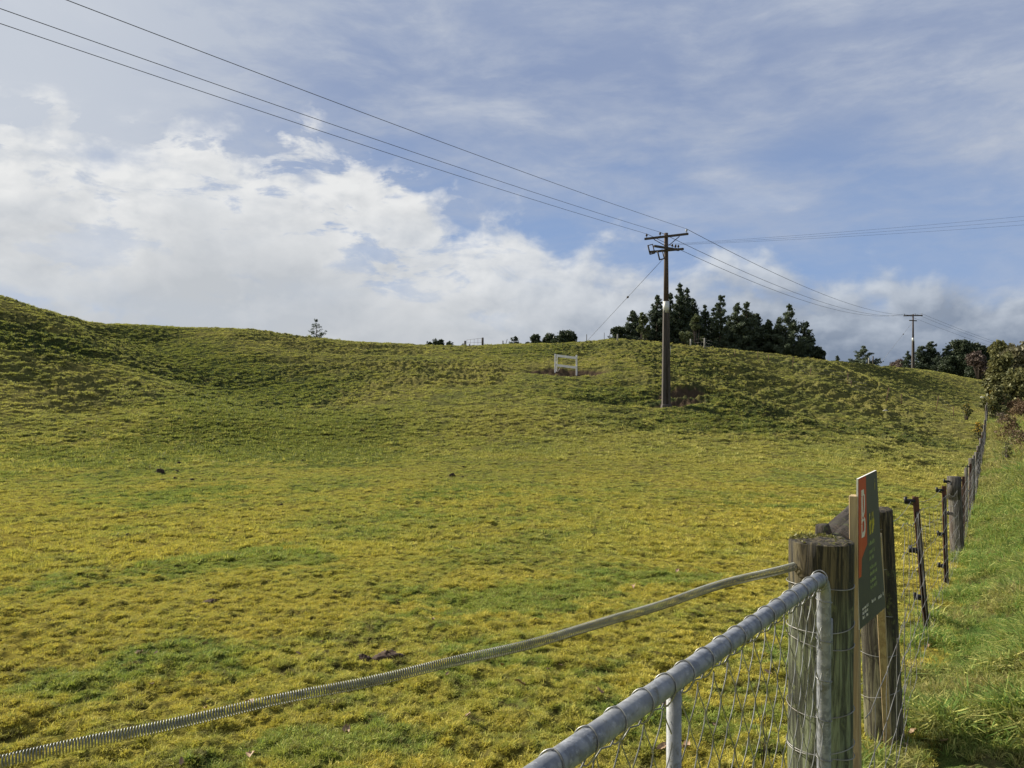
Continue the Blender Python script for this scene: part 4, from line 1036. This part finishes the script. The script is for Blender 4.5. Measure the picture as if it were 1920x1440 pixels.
# ------------------------------------------------------------------ hill fence and skyline posts
hf = thing('hill_fence', 'sparse thin post and wire fence running down the right hill face', 'fence')
hp = [(1158, 637, 626, 'p', 0), (1295, 647, 634, 'p', 0), (1321, 652, 633, 'p', 0), (1378, 668, 656, 't', 0), (1421, 672, 658, 't', 0), (1441, 680, 664, 't', 0), (1485, 692, 669, 't', 3), (1520, 702, 689, 't', 0),
      (1590, 721, 697, 't', 0), (1596, 726, 712, 't', 0), (1660, 755, 726, 't', 7), (1690, 757, 737, 't', 0), (1754, 768, 742, 't', 6), (1788, 779, 762, 't', 0)]
tp = []
for px, pbm, ptp, kd, ln in hp:
    h_ = hit(px, pbm + 1, 35, 95); hh = min(max((pbm - ptp) / F * h_.y, .55), 1.35)
    b = MB()
    if kd == 'p': b.tube([h_ - Vector((0, 0, .3)), h_ + Vector((0, 0, hh))], [.075, .065], 10)
    else: b.tube([h_ - Vector((0, 0, .2)), h_ + Vector((ln / F * h_.y, 0, hh))], .022, 6)
    b.build('post', M_PALE if kd == 'p' else M_RUST, hf); tp.append(h_ + Vector((ln / F * h_.y, 0, hh)))
b = MB()
for k_ in (.05, .35, .65):
    b.tube([p - Vector((0, 0, k_)) for p in tp], .0025, 4, False)
b.build('wires', M_OLDW, hf)
def rpost(px, pt, hpx, d, r_, label, mt=None, ln=0, name='fence_post'):
    x = (px - 960) / F * d; z = gz(x, d); top_ = CAM_H + (720 - pt) / F * d
    b = MB(); b.tube([(x, d, z - .3), (x + ln, d, max(top_, z + .3))], [r_, r_ * .9], 10); b.tube([(x + ln, d, max(top_, z + .3)), (x + ln, d, max(top_, z + .3) + .02)], r_ * .7, 10); o_ = b.build(name, mt or M_CHAR, None); return tag(o_, label, 'post'), x, z, top_
sg = thing('skyline_gate', 'thin netting gate between two dark posts on the skyline', 'gate')
d_ = 72.5
for px, pt in ((872, 639), (905, 633)):
    x = (px - 960) / F * d_; z = gz(x, d_); b = MB(); b.tube([(x, d_, z - .3), (x, d_, CAM_H + (720 - pt) / F * d_)], .10, 10); b.build('gate_post', M_CHAR, sg)
xa, xb = (875 - 960) / F * d_, (903 - 960) / F * d_; za = gz(xa, d_)
b = MB()
for x in np.linspace(xa, xb, 5): b.tube([(x, d_, za + .06), (x, d_, za + .62 + (x - xa) * .12)], .012, 5)
for h in (.06, .34, .62): b.tube([(xa, d_, za + h), (xb, d_, za + h + (.17 if h > .5 else 0.04))], .010, 5)
b.build('gate_panel', M_RUST, sg)
rpost(880, 645, 4, 71.0, .05, 'short dark stub post beside the skyline gate')
rpost(943, 639, 8, 72.0, .055, 'dark skyline post right of the netting gate')
rpost(947, 636, 8, 72.4, .03, 'thin leaning stick beside the skyline post', ln=.2, name='leaning_stick')
rpost(1100, 627, 8, 70.0, .035, 'thin stake where the stay wire meets the ridge')
rpost(1133, 624, 12, 71.0, .025, 'thin upright stake left of the pine stand on the ridge')
rpost(1141, 617, 20, 71.0, .03, 'thin stake leaning right beside the pine stand', ln=.22)
rpost(1629, 671, 8, 108, .09, 'pale post in front of the small conifer on the skyline', M_PALE)
rpost(1637, 668, 10, 108, .09, 'dark post at the foot of the distant stay wire')

# ------------------------------------------------------------------ trees
def cards(centers, size, n_each, spread, rs_, up=0.0, elong=2.0, vs_=.38):
    """small leaf-sized faces scattered round each centre"""
    C_ = np.repeat(centers, n_each, 0); n_ = len(C_)
    sp_ = np.repeat(spread, n_each, 0) if hasattr(spread, '__len__') else np.full(n_, spread)
    p = C_ + rs_.randn(n_, 3) * sp_[:, None] * np.array([.5, .5, vs_])
    d1 = rs_.randn(n_, 3); d1[:, 2] += up; d1 /= np.linalg.norm(d1, axis=1)[:, None]
    d2 = np.cross(d1, rs_.randn(n_, 3)); d2 /= np.linalg.norm(d2, axis=1)[:, None]
    s = size * (.6 + .8 * rs_.rand(n_))[:, None]
    V = np.stack([p - d2 * s * .5, p + d1 * s * elong * .5, p + d2 * s * .5, p - d1 * s * elong * .5], 1).reshape(-1, 3)
    return V, np.arange(n_ * 4).reshape(-1, 4)
def conifer(px, ptop, wpx, d, label, mt=F_PINE, name='pine_tree', seed=0, dens=1.0, open_=0.0, bare=.0, upa=30, group=None, zb_=None, droop=0, skew=0.0, top_sharp=.8, size=.20):
    rs_ = np.random.RandomState(seed); x0 = (px - 960) / F * d; z0 = gz(x0, d) if zb_ is None else zb_; zt_ = CAM_H + (720 - ptop) / F * d
    Hh = max(zt_ - z0, 1.2); Rm = wpx / F * d / 2
    t = thing(name, label, 'tree', (x0, d, z0), group)
    b = MB(); tr = max(.05, Hh * .022); b.tube([(0, 0, -.3), (skew * .3, 0, Hh * .35), (skew * .5, 0, Hh * .7), (skew, 0, Hh * .97)], [tr, tr * .8, tr * .45, tr * .12], 8)
    cen = []; spr_ = []
    Rm *= (1.9 if name == 'pine_tree' and px < 1600 else 1.35); nw = int(Hh / .56 * (1 - open_ * .4)) + 4
    for i in range(nw):
        f = bare + (1 - bare) * (i + rs_.rand() * .6) / nw
        z = f * Hh; zj0 = z; Lb = Rm * min(1, ((1 - f) * 1.15 + .015)) ** (top_sharp + .15) * (.75 + .25 * min(1, (f - bare) / .12))
        for k_ in range(rs_.randint(4, 8)):
            a = rs_.rand() * 6.283; L = Lb * (.45 + .85 * rs_.rand() ** .8); ua = R(upa * (.5 + .8 * rs_.rand()) - droop)
            sx = skew * min(1, f); z = zj0 + rs_.uniform(-.28, .28) * min(1, (1 - f) * 4)
            tip = np.array([sx + math.cos(a) * L * math.cos(ua), math.sin(a) * L * math.cos(ua), z + L * math.sin(ua)])
            bs = np.array([sx, 0, z])
            if k_ < 4: b.tube([bs, bs + (tip - bs) * .6 - np.array([0, 0, .04 * L]), tip], [tr * .25 * (1 - f) + .012, tr * .12 * (1 - f) + .008, .006], 4)
            m_ = max(1, int(L / .30))
            for j in range(m_):
                q_ = .30 + .70 * (j + .6) / m_ if m_ > 1 else .8
                cen.append(bs + (tip - bs) * q_ + rs_.randn(3) * .06); spr_.append((.25 + .12 * rs_.rand()) * (1 - .3 * open_) * min(1.0, .35 + Hh / 8) * (.45 + .55 * min(1, (1 - f) * 3)))
    cen += [np.array([skew, 0, Hh * q_]) for q_ in (.99, .97, .95, .92)]; spr_ += [.05, .07, .10, .14]
    b.build('trunk', M_TRUNK, t)
    V, Fq = cards(np.array(cen), size * .62 * min(1.0, .4 + Hh / 9), int(30 * dens * (1 - open_ * .3)), np.array(spr_), rs_, .7, 2.4, .36)
    link('crown', V, Fq, mt, t, False)
    return t
def bush(px, ptop, wpx, d, label, mt, name='bush', seed=0, pbase=None, cat='bush', nb=26, dens=1.0, group=None, depth=.8, size=.17, flowers=None, trunk=True, flat=1.0, low=.75):
    rs_ = np.random.RandomState(seed + 500); x0 = (px - 960) / F * d; z0 = gz(x0, d)
    zt_ = CAM_H + (720 - ptop) / F * d; Hh = max(zt_ - z0, .5); Rx = wpx / F * d / 2
    t = thing(name, label, cat, (x0, d, z0), group)
    b = MB(); cen = []; spr_ = []
    for i in range(nb):
        a = rs_.rand() * 6.283; q_ = math.sqrt(rs_.rand()); hz = rs_.rand() ** low
        env = math.sqrt(max(0.05, 1 - (max(hz - .35, 0) / .68) ** 2)) * (.72 + .28 * min(1, hz / .25))
        c0 = np.array([math.cos(a) * q_ * Rx * env * .86, math.sin(a) * q_ * Rx * depth * env, (.10 + .80 * hz) * Hh])
        rr_ = (.16 + .16 * rs_.rand()) * min(Rx * 1.3, Hh) * flat
        c0[2] = min(c0[2], Hh - rr_ * .75)
        if trunk: b.tube([(c0[0] * .15, c0[1] * .15, -.25), (c0[0] * .5, c0[1] * .5, c0[2] * .45), tuple(c0)], [.05 * min(1.4, Hh / 3) + .01, .03 * min(1.4, Hh / 3) + .006, .008], 5)
        m_ = max(5, int(26 * (rr_ / .5) ** 1.3))
        dirs = rs_.randn(m_, 3); dirs /= np.linalg.norm(dirs, axis=1)[:, None]
        cc = c0 + dirs * rr_ * (.55 + .5 * rs_.rand(m_, 1)); cc[:, 2] = np.maximum(cc[:, 2], .05)
        cen.append(cc); spr_.append(np.full(m_, rr_ * .42))
    if trunk: b.build('trunk', M_TRUNK, t)
    cen = np.concatenate(cen); spr_ = np.concatenate(spr_)
    V, Fq = cards(cen, size * min(1.2, .35 + Hh / 6), int(16 * dens), spr_, rs_, .2, 1.6)
    link('crown', V, Fq, mt, t, False)
    if flowers:
        sel = cen[cen[:, 2] > Hh * .45]; sel = sel[rs_.rand(len(sel)) < flowers]
        if len(sel):
            V, Fq = cards(sel, .05, 9, np.full(len(sel), .12), rs_, 0, 1.2); link('flowers', V, Fq, F_GOLD, t, False)
    return t
PG = 'pines of the stand behind the ridge'
bush(1160, 611, 34, 96, 'low dark bush at the far left end of the pine stand', F_DARK, 'shrub', 1, group=None, nb=20)
conifer(1186, 582, 50, 98, 'broad dark conical pine at the left end of the stand', F_PINE, seed=2, group=PG, upa=15, dens=1.2)
bush(1206, 580, 34, 94, 'slender grey-green tree between the dark pines left of the near pole', F_WATTLE, 'wattle_tree', 3, cat='tree', nb=30, flat=.8)
conifer(1232, 553, 44, 97, 'tall dark pine directly left of the near pole', F_PINE, seed=4, group=PG, upa=22, dens=1.3)
conifer(1257, 549, 34, 99, 'dark pine mostly hidden behind the near pole', F_PINE, seed=5, group=PG, dens=1.2)
conifer(1275, 534, 46, 97, 'tallest pine of the stand, right of the near pole', F_PINE, seed=6, group=PG, dens=1.3, upa=32)
conifer(1288, 539, 44, 99, 'second tallest pine, its tip just right of the tallest one', F_PINE, seed=7, group=PG, dens=1.2, upa=32)
conifer(1299, 560, 44, 97, 'bushy dark pine below the two tallest tips', F_PINE, seed=8, group=PG, dens=1.1, upa=35)
bush(1304, 585, 36, 92, 'pale olive leafy tree in front of the tall pines', F_WATTLE, 'wattle_tree', 9, cat='tree', nb=22, flat=.75)
bush(1284, 622, 42, 91, 'low pale olive shrub under the tall pines', F_WATTLE, 'shrub', 10, nb=14)
conifer(1322, 572, 36, 97, 'medium pine with ragged gaps right of the pale olive tree', F_PINE, seed=11, group=PG, open_=.4, upa=35)
conifer(1338, 577, 26, 100, 'thin ragged pine between the ragged and the narrow tall one', F_PINE, seed=12, group=PG, open_=.5, upa=30)
conifer(1351, 553, 24, 96, 'narrow tall pine with a visible bare trunk', F_PINE2, seed=13, group=PG, open_=.6, bare=.25, upa=40, top_sharp=.45)
conifer(1368, 597, 30, 98, 'short pine just right of the narrow tall one', F_PINE, seed=14, group=PG, upa=20)
conifer(1383, 568, 40, 97, 'pine with a pointed tip in the middle of the right group', F_PINE2, seed=15, group=PG, dens=1.1, upa=28)
conifer(1400, 566, 44, 97, 'full pine with the highest tip of the right group', F_PINE2, seed=16, group=PG, dens=1.1, upa=32)
conifer(1419, 588, 44, 98, 'dark bushy pine right of the twin pointed tips', F_PINE, seed=17, group=PG, dens=1.2, upa=30)
conifer(1440, 599, 46, 97, 'lower dark pine filling the gap before the last tall pine', F_PINE, seed=18, group=PG, dens=1.3, upa=28)
conifer(1460, 595, 34, 98, 'dark pine close against the last tall pine', F_PINE, seed=19, group=PG, dens=1.1, upa=30)
conifer(1480, 570, 56, 95, 'last tall pine with open upswept branches at the right end', F_PINE2, seed=20, group=PG, open_=.35, upa=36, top_sharp=1.0, dens=1.1)
conifer(1503, 603, 34, 96, 'short open pine leaning right at the end of the stand', F_PINE, seed=21, group=PG, open_=.3, upa=42, skew=.7)
bush(1522, 645, 42, 95, 'low rounded dark shrub below the end of the pine stand', F_DARK, 'shrub', 22, nb=24)
bush(1540, 655, 24, 94, 'outermost small dark shrub at the right foot of the pine stand', F_DARK, 'shrub', 23, nb=14)
for i, (px, w_, pt) in enumerate(((1200, 60, 618), (1245, 60, 612), (1330, 60, 630), (1395, 70, 620), (1455, 70, 630))):
    bush(px, pt, w_, 101, 'dark undergrowth behind the pines, ' + ('leftmost patch', 'patch behind the near pole', 'patch under the ragged pines', 'patch under the twin pointed tips', 'rightmost patch')[i], F_DARK, 'shrub', 40 + i, nb=26)
conifer(593, 599, 36, 84, 'lone sparse spruce with upswept branches on the left skyline', F_PINE, 'spruce_tree', 60, open_=.35, upa=30, dens=.9, top_sharp=1.0, size=.11)
bush(805, 641, 24, 90, 'left low dark bush on the skyline right of the lone spruce', F_DARK, 'bush', 61, nb=10); bush(820, 637, 34, 90, 'middle and highest of the low dark bushes right of the lone spruce', F_DARK, 'bush', 62, nb=14); bush(841, 642, 30, 90, 'right low flat bush just left of the skyline gate', F_DARK, 'bush', 63, nb=10)
bush(866, 642, 14, 92, 'faint pale bush directly behind the skyline gate post', F_PINK, 'bush', 79, nb=8, dens=.4)
conifer(966, 631, 26, 86, 'small dark conifer right of the skyline gate', F_PINE, 'spruce_tree', 64, upa=18)
bush(988, 638, 20, 90, 'faint low bush right of the small dark conifer', F_DARK, 'bush', 65, nb=8)
bush(1005, 628, 34, 90, 'rounded dark tree at the left of the skyline clump', F_DARK, 'round_tree', 66, cat='tree', nb=18); bush(1034, 627, 36, 90, 'rounded dark tree in the middle of the skyline clump', F_DARK, 'round_tree', 67, cat='tree', nb=18)
bush(1059, 623, 50, 89, 'largest rounded olive-dark tree of the skyline clump', F_DARK, 'round_tree', 68, cat='tree', nb=26); bush(1083, 629, 22, 90, 'small round bush at the right of the skyline clump', F_DARK, 'bush', 69, nb=10); bush(1020, 633, 30, 91, 'low dark bush filling the gap in the skyline clump', F_DARK, 'bush', 70, nb=8)
conifer(1570, 667, 12, 112, 'tiny dark conifer on the skyline between the stand and the pale conifer', F_PINE, 'spruce_tree', 71, upa=15)
conifer(1618, 649, 42, 112, 'small broad conifer alone on the right skyline', F_PINE2, 'spruce_tree', 72, upa=14, dens=.9)
# dark wood behind the right hill
TG = 'dark trees behind the right hill'
bush(1690, 676, 44, 132, 'low reddish bare scrub left of the distant pole', F_PINK, 'scrub', 73, nb=18, dens=.7)
conifer(1702, 659, 20, 130, 'small pointed conifer left of the distant pole', F_PINE, 'spruce_tree', 74, group=TG)
conifer(1728, 649, 32, 134, 'dark ragged tree just right of the distant pole', F_PINE, seed=75, group=TG, dens=1.2, top_sharp=.5)
conifer(1745, 641, 34, 134, 'dark tree with a blunt tip, second right of the distant pole', F_PINE, seed=76, group=TG, dens=1.2, top_sharp=.5)
conifer(1760, 668, 34, 131, 'short dark tree filling the dip right of the blunt tip', F_PINE, seed=77, group=TG, dens=1.2, top_sharp=.6)
conifer(1777, 648, 30, 133, 'dark tree with a small spike left of the highest dark crown', F_PINE, seed=78, group=TG, dens=1.2, top_sharp=.6)
bush(1800, 640, 52, 134, 'highest rounded dark tree of the right wood', F_DARK, 'dark_tree', 80, cat='tree', nb=34, group=TG)
bush(1829, 643, 54, 136, 'wide flat-topped dark tree in the right wood', F_DARK, 'dark_tree', 81, cat='tree', nb=34, group=TG)
bush(1792, 668, 60, 128, 'lower dark tree in front at the edge of the right wood', F_DARK, 'dark_tree', 82, cat='tree', nb=30, group=TG)
bush(1834, 684, 44, 122, 'dark bushy tree at the foot of the right wood beside the pale scrub', F_DARK, 'dark_tree', 83, cat='tree', nb=26, group=TG)
bush(1853, 644, 40, 135, 'dark crown between the right wood and the green tree', F_DARK, 'dark_tree', 84, cat='tree', nb=24, group=TG)
bush(1835, 657, 42, 108, 'leafless pinkish shrub in front of the dark wood', F_PINK, 'bare_shrub', 85, nb=24, pbase=700, dens=.8)
bush(1874, 637, 44, 118, 'green leafy tree at the top right of the wood', F_OLIVE, 'leafy_tree', 86, cat='tree', nb=28)
bush(1908, 646, 80, 72, 'tall pale grey-leaved shrub at the right edge of the photo', F_GREY, 'pale_shrub', 87, nb=40, pbase=745)
bush(1878, 664, 62, 64, 'large olive shrub at the end of the roadside fence', F_OLIVE, 'olive_shrub', 88, nb=44, pbase=760, flowers=.03)
bush(1910, 690, 66, 58, 'large olive shrub in front of the pale grey one', F_OLIVE, 'olive_shrub', 89, nb=46, low=1.0)
bush(1874, 722, 40, 54, 'lower olive shrub at the end of the fence under the large one', F_OLIVE, 'olive_shrub', 98, nb=30, low=1.2, size=.12)
bush(1862, 728, 18, 56, 'gorse bush with orange flowers at the end of the fence', F_GORSE, 'gorse_bush', 90, nb=14, flowers=.5, size=.10)
bush(1864, 752, 26, 52, 'dull green gorse bush beside the far fence end', F_GORSE, 'gorse_bush', 91, nb=18, flowers=.05, size=.10, pbase=805)
bush(1811, 754, 26, 50, 'olive gorse bush standing in the paddock near the fence end', F_GORSE, 'gorse_bush', 92, nb=16, flowers=.12, size=.09)
bush(1838, 788, 22, 42, 'small gorse bush with yellow flowers on the paddock side of the fence', F_GORSE, 'gorse_bush', 93, nb=14, flowers=.55, size=.08)
bush(1893, 742, 44, 56, 'upper rusty brown scrub on the bank below the olive shrubs', F_RUSTY, 'rusty_scrub', 94, nb=34, dens=.6, size=.10, low=1.6)
bush(1922, 752, 60, 48, 'rusty brown scrub cut by the right edge of the photo', F_RUSTY, 'rusty_scrub', 95, nb=40, dens=.6, size=.09, low=1.6)
bush(1884, 772, 30, 46, 'dark brown dead scrub beside the far fence posts', F_PINK, 'scrub', 97, nb=22, dens=.5, size=.08, low=1.6)
bush(1905, 800, 44, 36, 'tawny clump at the foot of the rusty scrub', F_RUSTY, 'scrub', 96, nb=26, dens=.5, size=.07, low=1.8)

bush(1893, 778, 46, 40, 'low reddish brown bracken patch on the bank below the scrub', F_RUSTY, 'bracken', 101, nb=34, dens=.6, size=.09, low=1.8, trunk=False)
bush(1916, 802, 56, 31, 'tawny dead bracken clump at the right edge above the verge grass', F_RUSTY, 'bracken', 102, nb=34, dens=.6, size=.075, low=1.8, trunk=False)
bush(1884, 822, 26, 28, 'small olive and brown clump beside the far fence posts', F_OLIVE, 'scrub', 103, nb=18, dens=.6, size=.06, low=1.5)

# ------------------------------------------------------------------ small things on the ground
def clod(px, py, wpx, hpx, label, mt, name, group=None, seed=0, cat='molehill', n_=1):
    h_ = hit(px, py); d = h_.y; w_ = wpx / F * d * .9; hh = hpx / F * d * .8
    rs_ = np.random.RandomState(seed); b = MB()
    V = []; Fq = []; nu, nv = 20, 9
    for j in range(nv):
        for i in range(nu):
            th = 2 * math.pi * i / nu; ph = math.pi / 2 * j / (nv - 1)
            r_ = 1 + .42 * float(perlin(math.cos(th) * 1.9 + seed, math.sin(th) * 1.9 + ph * 2.3, seed)) + .22 * float(perlin(math.cos(th) * 5 + seed, math.sin(th) * 5 + ph * 5, seed + 3))
            V.append((w_ / 2 * math.cos(th) * math.cos(ph) * r_, w_ * .34 * math.sin(th) * math.cos(ph) * r_, hh * math.sin(ph) * r_ - .006))
    Fq = [(j * nu + i, j * nu + (i + 1) % nu, (j + 1) * nu + (i + 1) % nu, (j + 1) * nu + i) for j in range(nv - 1) for i in range(nu)]
    o_ = link(name, V, Fq, mt, None, True); o_.location = h_; return tag(o_, label, cat, group)
clod(683, 1240, 38, 15, 'crumbly brown earth mound above the spring wire, left of a pair', M_SOIL, 'earth_mound', seed=1, cat='earth mound'); clod(728, 1233, 62, 15, 'longer crumbly brown earth mound above the spring wire, right of a pair', M_SOIL, 'earth_mound', seed=2, cat='earth mound')
clod(397, 1131, 38, 10, 'flat brown earth mound in the left foreground grass', M_SOIL, 'earth_mound', seed=3, cat='earth mound')
MG = 'small dark molehills on the paddock floor'
mh = [(301, 886, 16, 9), (331, 885, 9, 4), (305, 901, 12, 4), (328, 898, 10, 4), (360, 899, 8, 3), (335, 869, 9, 4), (366, 864, 9, 4), (410, 850, 12, 6), (568, 867, 12, 6), (95, 866, 8, 3), (130, 882, 8, 3), (848, 893, 12, 7), (867, 896, 8, 4), (605, 849, 10, 3),
      (528, 947, 7, 4), (547, 920, 7, 3), (1385, 1020, 12, 5), (946, 945, 8, 3), (1280, 1018, 9, 3), (868, 876, 7, 3), (240, 1002, 8, 3), (700, 855, 9, 3)]
big_l = {0: 'largest of the dark molehills at the left foot of the gully', 7: 'dark molehill at the mouth of the dark green gully', 8: 'dark molehill alone on the paddock left of centre', 11: 'dark molehill in the middle of the paddock, bigger of two side by side'}
for i, (px, py, w_, h) in enumerate(mh):
    clod(px, py, w_, h, big_l.get(i, 'tiny dark molehill on the paddock floor'), M_SOILD, 'molehill', MG, seed=20 + i)
def leaf_mesh(seed):
    rs_ = np.random.RandomState(seed); L = .075; V = []; nx = 7
    for i in range(nx):
        t = i / (nx - 1); w_ = .024 * math.sin(math.pi * min(1, t * .92 + .05)) ** .7 * (1 + .25 * rs_.randn() * .5)
        z = .012 + .016 * math.sin(t * 3 + seed) ; cu = .012 + .008 * rs_.rand()
        V += [((t - .5) * L, -w_, z + cu), ((t - .5) * L, 0, z), ((t - .5) * L, w_, z + cu * rs_.uniform(.2, 1.3))]
    Fq = []
    for i in range(nx - 1):
        for j in range(2): a = i * 3 + j; Fq.append((a, a + 1, a + 4, a + 3))
    return V, Fq
LG = 'dry leaves lying on the turf'
lvs = [(974, 1293), (878, 1352), (812, 1168), (838, 1272), (560, 1234), (465, 1330), (470, 1432), (292, 1232), (285, 1290), (1125, 1305), (1102, 1178), (1190, 1107), (604, 1212), (1052, 1255), (1028, 1262), (648, 1380), (1270, 1076), (1006, 1170), (1345, 1080), (940, 1255),
       (1287, 1410), (1245, 1330), (1440, 1270), (386, 1340), (1340, 1372), (1240, 1412), (262, 1232), (340, 1440), (1815, 1187), (1745, 1220), (1748, 1206), (1765, 1207), (1836, 1103), (1700, 1408), (1711, 1385), (1900, 1250), (1762, 1110), (1835, 1305), (1660, 1400), (1770, 1400)]
LEAF_L = {0: 'pale curled leaf below the middle of the spring wire', 1: 'largest dry leaf, pointed, between the spring wire and the gate rail', 2: 'small dry leaf above the middle of the spring wire',
          4: 'pale leaf in the open turf left of the earth mounds', 5: 'leaf caught beside the spring wire on its upper side', 7: 'brown leaf in a worn hollow near the left edge', 11: 'leaf right of centre just under the green patch'}
protos = []
for i, (px, py) in enumerate(lvs):
    h_ = hit(px, py); sc_ = (1.3, 1.5, .8, .8, 1.0)[i % 5] * random.Random(i).uniform(.35, .65)
    if i < 6:
        V, Fq = leaf_mesh(i + 1); o_ = link('fallen_leaf', V, Fq, M_LEAF, None, True); protos.append(o_)
    else:
        o_ = protos[i % 6].copy(); COL.objects.link(o_)
    o_.location = h_ + Vector((0, 0, .022)); o_.scale = (sc_,) * 3; o_.rotation_euler = (random.Random(i + 3).uniform(-.5, .5), random.Random(i + 5).uniform(-.4, .4), i * 2.4)
    if px > 1640: tag(o_, 'dry tan leaf lying in the verge grass right of the gate post', 'leaf', 'dry leaves in the verge grass')
    else: tag(o_, LEAF_L.get(i, 'small dry tan leaf lying on the mossy paddock turf'), 'leaf', LG)
clod(1842, 746, 10, 3, 'pale flat stone on the slope beside the gorse', M_STONE, 'stone', seed=90, cat='stone'); clod(1660, 771, 10, 3, 'pale stone on the scarred slope below the hill fence', M_STONE, 'stone', seed=91, cat='stone')
# dry weed stalks in the gateway
for i, (px, py, hh) in enumerate(((1345, 1190, .16), (1430, 1400, .28))):
    h_ = hit(px, py + 40); b = MB()
    for k_ in range(4):
        rr_ = random.Random(i * 7 + k_); q_ = Vector((rr_.uniform(-.05, .05), rr_.uniform(-.05, .05), hh * rr_.uniform(.7, 1.2))); b.tube([h_, h_ + q_ * .5 + Vector((.01, 0, 0)), h_ + q_], [.002, .0016, .001], 5)
    tag(b.build('dry_stalk', M_CHAR, None), ('short dark weed stalks behind the middle of the gate', 'taller dark weed stalks low behind the chain link beside the post')[i], 'weed')
